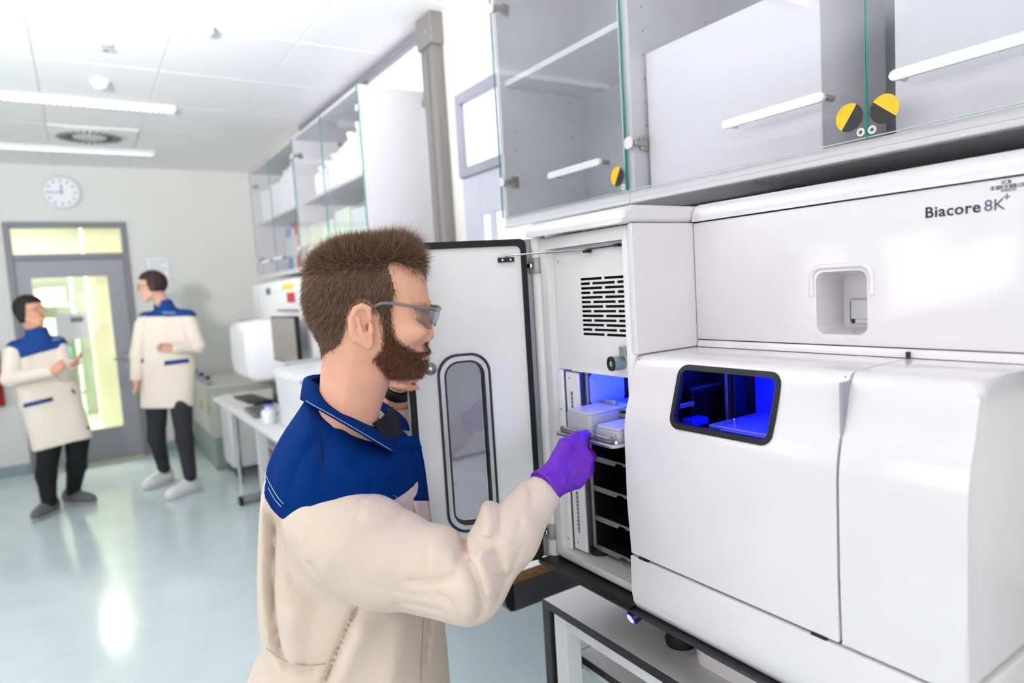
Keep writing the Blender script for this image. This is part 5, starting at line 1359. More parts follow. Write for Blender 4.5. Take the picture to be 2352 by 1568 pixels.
def strands(name, mask, count, dirf, lenf, material, width, curl, seed, dens=None):
    rng = np.random.default_rng(seed)
    fi = np.nonzero(mask)[0]
    P4 = head_v[head_q[fi]]
    nrm = np.cross(P4[:, 2] - P4[:, 0], P4[:, 3] - P4[:, 1]); area = np.linalg.norm(nrm, axis=1); nrm /= np.maximum(area, 1e-12)[:, None]
    wgt = area if dens is None else area * dens[fi]
    pick = rng.choice(len(fi), count, p=wgt / wgt.sum())
    u = rng.random((count, 1)); w_ = rng.random((count, 1))
    P = P4[pick]; root = (P[:, 0] * (1 - u) + P[:, 1] * u) * (1 - w_) + (P[:, 3] * (1 - u) + P[:, 2] * u) * w_
    N = nrm[pick]
    D = dirf(root, N, rng); L = lenf(root, N, rng)[:, None]
    D /= np.linalg.norm(D, axis=1)[:, None]
    bend = rng.normal(0, curl, (count, 3))
    side = np.cross(D, rng.normal(0, 1, (count, 3))); side /= np.linalg.norm(side, axis=1)[:, None]
    pts = []
    for t in (0, .35, .7, 1.0):
        pts.append(root - N * .0015 + D * L * t + bend * L * t * t)
    wd = [1, .85, .55]
    vs_ = []
    for k in range(3): vs_ += [pts[k] + side * width * wd[k] / 2, pts[k] - side * width * wd[k] / 2]
    vs_.append(pts[3])
    vt = np.stack(vs_, 1).reshape(-1, 3)
    base = np.arange(count)[:, None] * 7
    tri = np.concatenate([base + np.array([[0, 1, 3]]), base + np.array([[0, 3, 2]]), base + np.array([[2, 3, 5]]), base + np.array([[2, 5, 4]]), base + np.array([[4, 5, 6]])])
    me = np_mesh(name, to_world(vt), tri)
    at_ = me.attributes.new('strand', 'FLOAT', 'POINT')
    at_.data.foreach_set('value', np.repeat(np.clip(rng.normal(.45, .25, count), 0, 1), 7).astype(np.float32))
    return link_mesh(name, me, material, man, True)
top_c = hz(0, 260)[1]; nape_c = hz(0, 1000)[1]; fr_a = hz(1060, 0)[0]; bk_a = hz(150, 0)[0]
def hair_dir(r, N, rng):
    h = np.clip((r[:, 2] - nape_c) / (top_c - nape_c), 0, 1)[:, None]
    fwd = np.clip((r[:, 0] - bk_a) / (fr_a - bk_a), 0, 1)[:, None]
    down = np.array([[-.22, 0, -1.0]]); up = np.array([[.45, 0, .75]]); back = np.array([[-.5, 0, .25]])
    topw = np.clip((h - .72) / .22, 0, 1)
    d = down * (1 - topw) + (up * fwd + np.array([[.05, 0, .5]]) * (1 - fwd)) * topw
    return d + N * (.22 + .80 * topw) + rng.normal(0, .16 + .12 * topw.mean(), (len(r), 3))
def hair_len(r, N, rng):
    h = np.clip((r[:, 2] - nape_c) / (top_c - nape_c), 0, 1); fwd = np.clip((r[:, 0] - bk_a) / (fr_a - bk_a), 0, 1)
    return np.interp(h, [0, .12, .5, .8, 1], [.006, .011, .017, .021, .023]) * (1 + .75 * np.clip((h - .8) / .15, 0, 1) * np.clip((fwd - .55) / .35, 0, 1)) * rng.uniform(.7, 1.15, len(r))
strands('hair', hm & (fc[:, 2] > hz(0, 1110)[1]), 74000, hair_dir, hair_len, hair_b, .0006, .22, 1, np.clip(hd / .010, .2, 1))
def beard_dir(r, N, rng): return np.array([[.10, 0, -1.0]]) + N * .50 + rng.normal(0, .2, (len(r), 3))
def beard_len(r, N, rng):
    lo = hz(0, 1230)[1]; hi = hz(0, 860)[1]; h = np.clip((r[:, 2] - lo) / (hi - lo), 0, 1)
    return np.interp(h, [0, .4, .8, 1], [.0105, .0095, .008, .006]) * rng.uniform(.7, 1.15, len(r))
strands('beard', bm_ & (fc[:, 2] > hz(0, 1290)[1]), 36000, beard_dir, beard_len, beard_b, .0006, .22, 2, np.clip(bd_ / .012, .12, 1))
def brow_mask():
    bc = hz(1082, 668); return (np.abs(fc[:, 2] - bc[1]) < .0045) & (fc[:, 0] > bc[0] - .030) & (np.abs(fc[:, 1] - BH) > .012) & (np.abs(fc[:, 1] - BH) < .052)
strands('eyebrow', brow_mask(), 700, lambda r, N, rng: N * .5 + np.array([[-.6, 0, -.2]]) + rng.normal(0, .2, (len(r), 3)), lambda r, N, rng: rng.uniform(.005, .009, len(r)), hair_b, .0006, .2, 3)

# ------------------------------------------------------------------ lab coat
BT = 1.25
torso_px = [(706, 905), (670, 955), (634, 1010), (612, 1065), (600, 1120), (593, 1200), (590, 1300), (592, 1390), (604, 1460), (588, 1510), (562, 1568), (540, 1700), (520, 1900), (505, 2100), (505, 2180), (1035, 2180), (1040, 2000), (1040, 1800), (1032, 1568), (1018, 1430), (1000, 1330), (985, 1230), (972, 1140), (966, 1085), (950, 1040), (922, 1000), (890, 985), (840, 960), (780, 925), (735, 898)]
torso = catmull([(p[0], p[2]) for p in (V(u, v, float(np.interp(u, [650, 950], [1.195, 1.262]))) for u, v in torso_px)], 3)
gt = Grid((-.70, .98, .52), (-.06, 1.53, 1.40), .0046)
AXt, AZt = np.meshgrid(gt.ax[0], gt.ax[2], indexing='ij')
Wt = np.interp(AZt, [.5, .75, .95, 1.08, 1.16, 1.20, 1.235, 1.27, 1.31, 1.36], [.235, .215, .19, .19, .195, .185, .158, .125, .095, .075])
T0 = inflate(gt, torso, BT, Wt, .115)
T0 = smin(T0, cone(gt, V(738, 1150, 1.095), V(760, 1040, 1.17), .055, .05), .05)
T0 = smin(T0, cone(gt, V(738, 1110, 1.405), V(760, 1010, 1.32), .055, .05), .05)
folds_t = [([(600, 1120), (600, 1250), (606, 1380), (640, 1510)], .010, .007), ([(622, 1180), (620, 1300), (628, 1420), (664, 1528)], -.014, .005), ([(640, 1150), (650, 1260), (690, 1350), (760, 1400)], -.010, .014),
           ([(610, 1490), (680, 1525), (745, 1522)], -.006, .006), ([(690, 1380), (680, 1450), (690, 1510)], .006, .016), ([(826, 1380), (790, 1460), (746, 1570)], -.014, .005), ([(850, 1410), (810, 1490), (780, 1570)], .008, .014),
           ([(974, 1405), (971, 1480), (967, 1572)], -.010, .004), ([(920, 1410), (915, 1500), (900, 1570)], .006, .014), ([(745, 990), (738, 1040), (745, 1100)], -.004, .004), ([(770, 1010), (850, 1050), (910, 1095)], -.012, .007), ([(760, 1040), (830, 1085), (890, 1130)], .008, .012), ([(830, 1040), (880, 1070), (925, 1110)], .007, .009),
           ([(700, 990), (660, 1050), (640, 1110)], .006, .012), ([(715, 1010), (690, 1060), (680, 1120)], -.005, .007), ([(840, 1110), (880, 1125), (930, 1160)], -.006, .008), ([(940, 1150), (955, 1200), (968, 1260)], -.007, .008)]
Dt = strokes(gt, folds_t, 1.08) * np.clip((BT + .02 - gt.y) / .06, 0, 1)
rngf = np.random.default_rng(5)
nz = blur2(rngf.normal(0, 1, (gt.n[0], gt.n[2])), 60); nz = (nz / np.abs(nz).max() * .003).astype(np.float32)[:, None, :]
T1 = T0 - Dt - nz
cut_c = np.interp(AXt, [-.52, -.453, -.406, -.20, -.10], [1.262, 1.205, 1.152, 1.148, 1.146]).astype(np.float32)[:, None, :]   # the yoke's lower edge, higher at the middle of the back
lowc = smax(T1, (gt.z - cut_c), .002)
coat, _, _ = grow('coat', lowc, gt, cream, man)
up_ = smax(T1 - .0022, (cut_c - .006 - gt.z), .002)
neck_cut = ell(gt, V(805, 925, BT), (.078, .062, .06), 0, .35)
up_ = smax(up_, -neck_cut, .006)
yoke, _, _ = grow('yoke', up_, gt, blue_c, man)

# sleeve of the near arm: tapered tube with folds
def sleeve(name, S, E, W_, radii, folds, b_near, h=.0036, upper=None):
    lo = np.minimum(np.minimum(S, E), W_) - .13; hi = np.maximum(np.maximum(S, E), W_) + .13
    gs = Grid(lo, hi, h)
    r0, r1, r2, r3 = radii
    mid = (E + W_) / 2
    sp = upper if upper else [(S, r0), ((S + E) / 2, r0 * .97)]
    sp = sp + [(E, r1)]; A = None
    for (p_, ra), (q_, rb_) in zip(sp, sp[1:]):
        f_ = cone(gs, p_, q_, ra, rb_); A = f_ if A is None else smin(A, f_, .02)
    A = smin(A, cone(gs, E, mid, r1, r2), .03); A = smin(A, cone(gs, mid, W_, r2, r3), .02)
    D = strokes(gs, folds, b_near)
    n_ = blur2(rngf.normal(0, 1, (gs.n[0], gs.n[2])), 50); n_ = (n_ / np.abs(n_).max() * .0022).astype(np.float32)[:, None, :]
    A = A - D - n_
    # open cuff: cut square at the wrist and hollow it
    d = (W_ - mid); d = d / np.linalg.norm(d)
    pl = (gs.x - W_[0]) * d[0] + (gs.y - W_[1]) * d[1] + (gs.z - W_[2]) * d[2]
    A = smax(A, pl - .004, .003)
    A = smax(A, -smax(cone(gs, W_ - d * .05, W_ + d * .06, r3 - .012, r3 - .004), -(pl + .045), .003), .003)
    return grow(name, A, gs, cream, man)
folds_a = [([(1044, 1236), (1054, 1258), (1066, 1284)], -.026, .006), ([(1064, 1272), (1090, 1305), (1107, 1350), (1100, 1412)], -.015, .006), ([(1098, 1264), (1117, 1302), (1132, 1355)], .009, .008),
           ([(1070, 1305), (1084, 1350), (1082, 1395)], .005, .012), ([(1128, 1262), (1148, 1300), (1160, 1345)], -.010, .005), ([(1160, 1240), (1174, 1285), (1174, 1325)], .005, .010),
           ([(1100, 1180), (1114, 1210), (1122, 1245)], .012, .010), ([(1138, 1160), (1146, 1200), (1148, 1238)], -.008, .005), ([(1180, 1130), (1212, 1180), (1218, 1235)], .004, .010), ([(1202, 1262), (1168, 1330), (1129, 1392)], -.005, .005), ([(1178, 1258), (1215, 1190), (1240, 1150)], -.003, .005),
           ([(898, 1196), (915, 1190), (938, 1190)], -.016, .005), ([(690, 1172), (770, 1222), (860, 1232), (925, 1200)], -.004, .010), ([(820, 1190), (880, 1195), (920, 1180)], .005, .014),
           ([(930, 1322), (1000, 1322), (1058, 1300)], -.007, .006), ([(985, 1270), (1022, 1266), (1054, 1272)], .007, .011), ([(830, 1330), (930, 1352), (1030, 1352)], -.0035, .006), ([(1005, 1345), (1042, 1358), (1064, 1395)], -.006, .005),
           ([(690, 1225), (700, 1270), (712, 1290)], .004, .006), ([(705, 1290), (730, 1330), (770, 1362)], -.005, .006), ([(900, 1385), (960, 1380), (1040, 1386)], -.004, .005), ([(870, 1300), (930, 1288), (980, 1300)], .003, .012), ([(1212, 1148), (1226, 1185), (1220, 1218)], -.004, .004)]
sleeve('sleeve', SH_R, EL_R, V(1250, 1126, 1.132), (.072, .055, .051, .033), folds_a, 1.0, upper=[(V(742, 1192, 1.08), .066), (V(800, 1238, 1.075), .080), (V(886, 1280, 1.07), .080), (V(1000, 1312, 1.045), .066)])
sleeve('sleeve', SH_L, EL_L, V(911, 925, 1.428), (.070, .062, .050, .036), [([(900, 960), (915, 975), (930, 985)], .006, .008), ([(895, 985), (910, 1000), (930, 1010)], -.006, .008)], 1.42, .0065)

# collar: folded band from nape to the two front points
def sheet(name, rails, material, parent, thick, nseg=8, sub=4, bulge=.0):
    """surface lofted between rows of points, given real thickness"""
    R_ = [catmull(r, sub, False) for r in rails]
    n = len(R_[0]); rows = []
    for i in range(n):
        rows.append(catmull([R_[k][i] for k in range(len(R_))], max(2, nseg // (len(R_) - 1)), False))
    vts = np.array([p for r in rows for p in r]); m = len(rows[0])
    q = np.array([[i * m + j, (i + 1) * m + j, (i + 1) * m + j + 1, i * m + j + 1] for i in range(n - 1) for j in range(m - 1)])
    me = np_mesh(name, to_world(vts), q)
    o = link_mesh(name, me, material, parent, True)
    md = o.modifiers.new('thickness', 'SOLIDIFY'); md.thickness = thick; md.offset = 0
    return o
def mir(p): return np.array([p[0], 2 * BT - p[1], p[2]])
inn = [(716, 872, 1.25), (728, 884, 1.205), (760, 918, 1.183), (812, 952, 1.180), (862, 980, 1.195), (896, 1000, 1.232)]
mid_ = [(702, 868, 1.25), (712, 886, 1.185), (752, 928, 1.155), (812, 962, 1.150), (866, 995, 1.165), (903, 1004, 1.215)]
out = [(695, 912, 1.25), (706, 926, 1.163), (758, 955, 1.122), (822, 992, 1.118), (878, 1025, 1.128), (905, 1040, 1.158)]
def half(pts):
    near = [V(*p) for p in pts]; far = [mir(p) for p in near][1:][::-1]
    return far + near
collar = sheet('collar', [half(inn), half(mid_), half(out)], blue_c, man, .003, 8, 5)
box_front = sheet('placket', [[V(903, 1004, 1.212), V(925, 1050, 1.205), V(940, 1110, 1.20), V(950, 1150, 1.19)], [V(960, 1000, 1.262), V(972, 1060, 1.265), V(977, 1095, 1.268), V(984, 1150, 1.27)]], blue_c, man, .004, 4, 5)
sheet('lapel', [[V(902, 1002, 1.205), V(930, 1003, 1.235), V(956, 998, 1.262)], [V(918, 1032, 1.200), V(945, 1030, 1.235), V(968, 1030, 1.264)]], blue_c, man, .004, 4, 5)
sheet('placket_band', [[V(950, 1150, 1.188), V(962, 1210, 1.18), V(975, 1290, 1.175)], [V(984, 1150, 1.27), V(990, 1210, 1.272), V(1000, 1290, 1.275)]], cream, man, .004, 4, 5)
# black undershirt at the throat
def halfb(pts, bc):
    near = [V(*p) for p in pts]; return near + [np.array([p[0], 2 * bc - p[1], p[2]]) for p in near[:-1]][::-1]
sheet('undershirt', [halfb([(856, 972, 1.178), (874, 962, 1.192), (888, 948, 1.212), (894, 940, 1.24)], 1.24), halfb([(866, 984, 1.175), (888, 982, 1.190), (902, 975, 1.212), (908, 970, 1.24)], 1.24), halfb([(872, 1010, 1.172), (896, 1012, 1.190), (912, 1010, 1.212), (918, 1006, 1.24)], 1.24)], blk_shirt, man, .003, 6, 4)
# stitching: rows of short white threads
def stitches(name, pts, offs, n, parent=man, length=.0032, r=.00055):
    P = np.array(catmull(pts, 8, False)); seg = np.linalg.norm(np.diff(P, axis=0), axis=1); s = np.concatenate([[0], np.cumsum(seg)])
    bm = bmesh.new(); k = 0.0
    while k < s[-1] - length:
        a = np.array([np.interp(k, s, P[:, i]) for i in range(3)]); b2 = np.array([np.interp(k + length, s, P[:, i]) for i in range(3)])
        W2 = to_world(np.array([a + offs, b2 + offs])); add_tube(bm, [tuple(W2[0]), tuple(W2[1])], r, 4); k += length * 1.35
    o = finish(bm, name, thread, parent, True); o['kind'] = 'stuff'; return o
near_off = np.array([0, -.0024, .0006])
st = [V(*p) for p in [(697, 908, 1.245), (707, 922, 1.163), (759, 951, 1.121), (822, 987, 1.117), (877, 1020, 1.127), (900, 1034, 1.152)]]
stitches('stitching', st, near_off, 0)
# project a pixel path on the near side of the torso to run stitches along the yoke's edge
def on_torso(u, v, extra=.003):
    lo_b, best = 1.0, None
    for b in np.arange(1.02, 1.30, .002):
        p = V(u, v, b)
        i = [int(round((p[k] - gt.lo[k]) / gt.h)) for k in range(3)]
        if all(0 <= i[k] < gt.n[k] for k in range(3)) and T1[tuple(i)] < .0022: return p - np.array([0, extra, 0])
    return V(u, v, 1.2)
stitches('stitching', [on_torso(*p) for p in [(607, 1092), (618, 1120), (634, 1147), (648, 1163)]], np.zeros(3), 0)
stitches('stitching', [on_torso(*p) for p in [(610, 1085), (623, 1113), (640, 1141), (653, 1156)]], np.zeros(3), 0)

stitches('stitching', [on_torso(*p) for p in [(905, 1136), (922, 1144), (938, 1128), (945, 1118)]], np.zeros(3), 0)
seam_c = mat('cream_seam', '#b9a48c', .9, bump=.05)
for pts_ in ([(612, 1488), (650, 1514), (700, 1527), (748, 1524)], [(826, 1384), (800, 1440), (770, 1505), (748, 1562)], [(973, 1412), (971, 1480), (967, 1566)]):
    tube('coat_seam', seam_c, man, [tuple(p) for p in to_world(np.array(catmull([on_torso(*p, .0008) for p in pts_], 5, False)))], .0009, 6)
seam_pts = to_world(np.array(catmull([on_torso(*p, .0018) for p in [(733, 950), (733, 990), (736, 1030), (740, 1065), (746, 1098)]], 5, False)))
tube('shoulder_seam', mat('navy_seam', '#02183f', .9, bump=.05), man, [tuple(p) for p in seam_pts], .0011, 6)
# ------------------------------------------------------------------ gloved right hand
wr = V(1258, 1114, 1.135)
mcp = [V(1330, 1024, 1.190), V(1346, 1054, 1.180), V(1342, 1085, 1.172), V(1324, 1106, 1.164)]
gg = Grid((-.04, 1.08, 1.09), (.17, 1.29, 1.25), .0026)
G = None
rk = [.0118, .0122, .0115, .0105]
for k in range(4):
    m_ = mcp[k]
    p1 = m_ + np.array([.012, .034, -.004]) ; p2 = p1 + np.array([-.016, .022, -.006 if k == 0 else .0]); p3 = p2 + np.array([-.020, .004, -.002])
    f = cone(gg, wr, m_, .021, rk[k] + .002)
    f = smin(f, cone(gg, m_, p1, rk[k] + .001, rk[k] - .001), .006); f = smin(f, cone(gg, p1, p2, rk[k] - .001, rk[k] - .002), .004); f = smin(f, cone(gg, p2, p3, rk[k] - .002, rk[k] - .003), .004)
    G = f if G is None else smin(G, f, .013 if k < 3 else .012)
t0, t1, t2, t3 = V(1272, 1080, 1.140), V(1298, 1022, 1.170), V(1325, 1003, 1.202), V(1347, 997, 1.224)
th = smin(cone(gg, t0, t1, .018, .0135), cone(gg, t1, t2, .0125, .0105), .006); th = smin(th, cone(gg, t2, t3, .0105, .0088), .004)
G = smin(G, th, .011)
cd_ = wr - V(1225, 1140, 1.12); cd_ = cd_ / np.linalg.norm(cd_)
cu0, cu1 = V(1268, 1102, 1.14), V(1250, 1118, 1.128)
cuff = smax(cone(gg, cu0, cu1, .026, .0325), -cone(gg, cu0 - cd_ * .0, cu1, .020, .029), .002)
dcu = (cu1 - cu0) / np.linalg.norm(cu1 - cu0)
plc = (gg.x - cu1[0]) * dcu[0] + (gg.y - cu1[1]) * dcu[1] + (gg.z - cu1[2]) * dcu[2]
G = smin(G, cuff, .010); G = smax(G, plc - .002, .002)
gf = [([(1262, 1050), (1280, 1072), (1288, 1100)], -.0016, .002), ([(1288, 1062), (1286, 1090), (1292, 1115)], -.0018, .002), ([(1300, 1085), (1292, 1105), (1284, 1120)], .0014, .002), ([(1318, 1080), (1304, 1104), (1296, 1118)], -.0014, .002), ([(1300, 1000), (1312, 1008), (1320, 1012)], -.0022, .0024),
      ([(1290, 1062), (1310, 1058), (1330, 1056)], -.0010, .0020), ([(1255, 1080), (1268, 1100), (1282, 1118)], .0016, .0022), ([(1246, 1092), (1262, 1112), (1276, 1130)], -.0016, .002), ([(1330, 1070), (1318, 1090), (1308, 1108)], .0012, .002)]
G = G - strokes(gg, gf, 1.145)
grow('glove', G, gg, glove_m, man, 1)
# watch on the far wrist
gw = Grid(WR_L - .07, WR_L + .07, .004)
dw = (WR_L - EL_L) / np.linalg.norm(WR_L - EL_L); wc = V(913, 898, 1.424)
pw = (gw.x - wc[0]) * dw[0] + (gw.y - wc[1]) * dw[1] + (gw.z - wc[2]) * dw[2]
Wt_ = smax(cone(gw, wc - dw * .05, wc + dw * .05, .0335, .0335), np.abs(pw) - .010, .003)
grow('watch_strap', Wt_, gw, black_rubber, man, 1)

# ------------------------------------------------------------------ trousers and shoes (below the picture)
gp = Grid((-.60, 1.02, .02), (-.10, 1.50, .80), .012)
Tr = None
for (k_, an_), s in zip(KN, (-1, 1)):
    f = smin(cone(gp, (hip[0], 1.25 + s * .085, .78), k_, .105, .075), cone(gp, k_, an_ + np.array([0, 0, .01]), .075, .062), .03); Tr = f if Tr is None else smin(Tr, f, .03)
Tr = smax(Tr, .055 - gp.z, .004)
grow('trousers', Tr, gp, mat('dark_trousers', '#23262c', .85, bump=.2, bscale=700), man)
for (k_, an_) in KN:
    gs_ = Grid((an_[0] - .14, an_[1] - .09, 0.0), (an_[0] + .27, an_[1] + .09, .15), .008)
    sh_ = smin(ell(gs_, (an_[0] + .12, an_[1], .045), (.115, .045, .045)), ell(gs_, (an_[0], an_[1], .06), (.075, .042, .065)), .04); sh_ = smax(sh_, .006 - gs_.z, .004)
    grow('shoe', sh_, gs_, mat('dark_shoe', '#2a2a2c', .5, bump=.05), man)

# ------------------------------------------------------------------ safety glasses
clear = glass_mat('safety_lens', '#e3e4e8', 1.45, .02, .03); gfr = mat('grey_clear_frame', '#8e8b8c', .25, trans=.35, bump=.01)
tp = [V(862, 703, 1.118), V(880, 696, 1.112), (V(915, 698, 1.118)), V(955, 705, 1.128), V(985, 709, 1.140)]
def htube(name, pts, r, m_, n=8):
    P = to_world(np.array(catmull(pts, 5, False))); return tube(name, m_, man, [tuple(p) for p in P], r, n)
def mh(p): return np.array([p[0], 2 * BH - p[1], p[2]])
GF = htube('glasses_temple', tp, .0028, gfr); htube('glasses_temple', [mh(p) for p in tp], .0028, gfr)
brow_pts = [V(985, 707, 1.140), V(998, 711, 1.152), V(1003, 712, 1.175), V(1003, 711, 1.2)]
htube('glasses_brow_bar', brow_pts + [mh(p) for p in brow_pts[:-1]][::-1], .0028, gfr)
lt = [V(950, 708, 1.127), V(978, 709, 1.135), V(997, 713, 1.150), V(1003, 714, 1.175), V(1003, 714, 1.2)]
lb = [V(957, 733, 1.130), V(966, 741, 1.137), V(984, 754, 1.152), V(992, 752, 1.175), V(996, 740, 1.2)]
lm = [(a + b2) / 2 + np.array([.0015, -.001, 0]) for a, b2 in zip(lt, lb)]
def full(L): return L + [mh(p) for p in L[:-1]][::-1]
lens = sheet('glasses_lens', [full(lt), full(lm), full(lb)], clear, man, .0015, 6, 5)
htube('glasses_rim', full(lb), .0012, gfr, 6)
# ================================================================== the two colleagues by the door
def rot2(v, th): return np.array([math.cos(th) * v[0] - math.sin(th) * v[1], math.sin(th) * v[0] + math.cos(th) * v[1], v[2]])
def colleague(label, root_px, head, head_th, head_tilt, neck, shL, shR, hemL, hemR, hips, armL, armR, legs, shoes, yoke_v, pocket, colors, body_th, chest_d=.105, handths=(0, 0), badge=None):
    """all points are (u, v, b) of joints; L and R are the picture's left and right"""
    hc = V(*head); t = thing('person', label, 'person', tuple(to_world(np.array([[V(*root_px)[0], root_px[2], 0]]))[0]))
    J = lambda p: V(*p)
    f = np.array([math.cos(head_th), math.sin(head_th), 0]); s_ = np.array([-math.sin(head_th), math.cos(head_th), 0]); zv = np.array([0, 0, 1.0])
    f = f * math.cos(head_tilt) + zv * math.sin(head_tilt); up = np.cross(f, s_); up = up if up[2] > 0 else -up
    lo = np.array([hc[0] - .45, hc[1] - .5, 0.0]); hi = np.array([hc[0] + .50, hc[1] + .5, hc[2] + .18])
    # --- body: head, neck, trunk, legs, hands as one surface
    gh = Grid((hc[0] - .15, hc[1] - .15, hc[2] - .24), (hc[0] + .15, hc[1] + .15, hc[2] + .17), .005)
    at3 = lambda a, b, c: hc + f * a + s_ * b + up * c
    H = ell(gh, at3(-.012, 0, .030), (.096, .075, .086), head_th)
    H = smin(H, cone(gh, at3(.030, 0, -.005), at3(.050, 0, -.088), .060, .030), .03)
    for s in (-1, 1):
        H = smin(H, cone(gh, at3(-.01, s * .045, -.045), at3(.045, s * .015, -.095), .022, .018), .02)
        H = smin(H, cone(gh, at3(.082, s * .015, .022), at3(.066, s * .045, .020), .009, .007), .01)
        H = smax(H, -ell(gh, at3(.090, s * .032, .002), (.015, .014, .010), head_th), .008)
        H = smin(H, ell(gh, at3(.070, s * .031, .002), (.012, .012, .012)), .003)
        H = smin(H, ell(gh, at3(-.012, s * .080, -.005), (.016, .007, .030), head_th), .006)
    H = smin(H, cone(gh, at3(.088, 0, .008), at3(.106, 0, -.028), .007, .011), .008)
    H = smin(H, ell(gh, at3(.082, 0, -.058), (.010, .024, .006), head_th), .006); H = smin(H, ell(gh, at3(.080, 0, -.068), (.010, .021, .006), head_th), .005)
    nk = J(neck)
    H = smin(H, cone(gh, at3(-.02, 0, -.05), nk + (nk - hc) * .25, .052, .056), .025)
    hv, hq = nets(H, gh.lo, gh.h); hv = relax(hv, hq, 2)
    gb = Grid(lo, hi, .014)
    bL, bR = J(shL), J(shR); mid = (bL + bR) / 2; hm_ = (J(hips[0]) + J(hips[1])) / 2
    Bd = smin(cone(gb, bL * .6 + mid * .4 - zv * .06, hm_ * .7 + J(hips[0]) * .3 + zv * .16, .075, .07), cone(gb, bR * .6 + mid * .4 - zv * .06, hm_ * .7 + J(hips[1]) * .3 + zv * .16, .075, .07), .06)
    Bd = smin(Bd, cone(gb, mid, nk, .06, .05), .05)
    for arm in (armL, armR):
        A = [J(p) for p in arm]
        for a, b, r0, r1 in zip(A, A[1:], (.042, .036), (.036, .027)): Bd = smin(Bd, cone(gb, a, b, r0, r1), .02)
    for hp_, kn_, an_ in legs: Bd = smin(Bd, cone(gb, J(hp_), J(kn_), .07, .045), .03); Bd = smin(Bd, cone(gb, J(kn_), J(an_), .045, .032), .02)
    parts = [(hv, hq), tuple(nets(Bd, gb.lo, gb.h))]
    for arm, th_ in zip((armL, armR), handths):
        w_, h_ = J(arm[2]), J(arm[3]); d = (h_ - w_) / np.linalg.norm(h_ - w_)
        sd = np.cross(d, rot2(np.array([1.0, 0, 0]), th_)); sd /= np.linalg.norm(sd); n_ = np.cross(d, sd)
        gg_ = Grid(np.minimum(w_, h_) - .10, np.maximum(w_, h_) + .10, .006); Hh = None
        for k in range(4):
            o_ = (k - 1.5) * .019; m_ = h_ + sd * o_ - d * .01; L_ = (.034, .040, .037, .029)[k]
            p1 = m_ + d * L_ + n_ * .008; p2 = p1 + d * L_ * .6 + n_ * .018
            ff = smin(cone(gg_, w_ + sd * o_ * .5, m_, .017, .0125), cone(gg_, m_, p1, .0105, .0095), .006); ff = smin(ff, cone(gg_, p1, p2, .0095, .008), .004)
            Hh = ff if Hh is None else smin(Hh, ff, .005)
        tb_ = h_ - d * .035 - sd * .034 + n_ * .012; Hh = smin(Hh, cone(gg_, w_ + d * .01, tb_, .016, .012), .01); Hh = smin(Hh, cone(gg_, tb_, tb_ + d * .038 - sd * .012 + n_ * .01, .011, .0085), .005)
        hv2, hq2 = nets(Hh, gg_.lo, gg_.h); parts.append((relax(hv2, hq2, 1), hq2))
    off = 0; vs_, qs_ = [], []
    for v_, q_ in parts: vs_.append(v_); qs_.append(q_ + off); off += len(v_)
    link_mesh('body', np_mesh('body', to_world(np.concatenate(vs_)), np.concatenate(qs_)), colors['skin'], t, True)
    # --- hair
    rel = [(gh.x - hc[0]), (gh.y - hc[1]), (gh.z - hc[2])]
    ff = rel[0] * f[0] + rel[1] * f[1] + rel[2] * f[2]; uu = rel[0] * up[0] + rel[1] * up[1] + rel[2] * up[2]
    reg = np.maximum(uu - (.058 + .1 * np.clip(ff - .05, 0, 1)), np.minimum(.028 - ff - .35 * np.clip(.03 - uu, 0, 1), uu + colors.get('nape', .055)))
    Cr = ell(gh, at3(-.010, 0, .040), (.106, .086, .094), head_th)
    Hs = np.minimum(H - .010, Cr); sd2 = np.abs(rel[0] * s_[0] + rel[1] * s_[1])
    Hs = smax(Hs, -reg, .004); 
    nz_ = np.random.default_rng(int(hc[0] * 1000) % 97).normal(0, 1, gh.n).astype(np.float32)
    for ax_ in range(3): nz_ = (np.roll(nz_, 1, ax_) + 2 * nz_ + np.roll(nz_, -1, ax_)) / 4
    grow('hair', Hs + nz_ * .005, gh, colors['hair'], t, 1)
    # --- glasses
    def gt_(name, pts, r): return tube(name, colors['frame'], t, [tuple(x) for x in to_world(np.array(pts))], r, 6)
    for s in (-1, 1):
        gt_('glasses_temple', [at3(-.01, s * .079, .012), at3(.05, s * .074, .010), at3(.088, s * .060, .006)], .0022)
        rg = [at3(.097 - .008 * abs(math.cos(a_)), s * (.033 + .026 * math.cos(a_)), .003 + .019 * math.sin(a_)) for a_ in np.linspace(0, 2 * math.pi, 17)]
        gt_('glasses_rim', rg, .0020)
    gt_('glasses_bridge', [at3(.099, -.010, .006), at3(.102, 0, .008), at3(.099, .010, .006)], .0020)
    # --- coat, yoke, sleeves
    gc = Grid(lo, hi, .0095)
    hL, hR = J(hemL), J(hemR)
    nrm = rot2(np.array([1.0, 0, 0]), body_th)
    C_ = None
    for w_ in (0, .33, .67, 1.0):
        tp_ = bL * (1 - w_) + bR * w_; bt_ = hL * (1 - w_) + hR * w_
        edge = 1 - abs(w_ - .5) * 2
        tp_ = tp_ + (mid - tp_) * .18 - zv * .05
        bt_ = bt_ + ((hL + hR) / 2 - bt_) * .18
        wst = tp_ * .5 + bt_ * .5
        ff_ = smin(cone(gc, tp_, wst, .075 + .025 * edge, .080 + .02 * edge), cone(gc, wst, bt_, .080 + .02 * edge, .088 + .02 * edge), .04)
        C_ = ff_ if C_ is None else smin(C_, ff_, .06)
    C_ = smin(C_, cone(gc, bL, mid, .052, .06), .05); C_ = smin(C_, cone(gc, bR, mid, .052, .06), .05); C_ = smin(C_, cone(gc, mid, nk, .065, .058), .05)
    hem_pl = (hL[2] + hR[2]) / 2
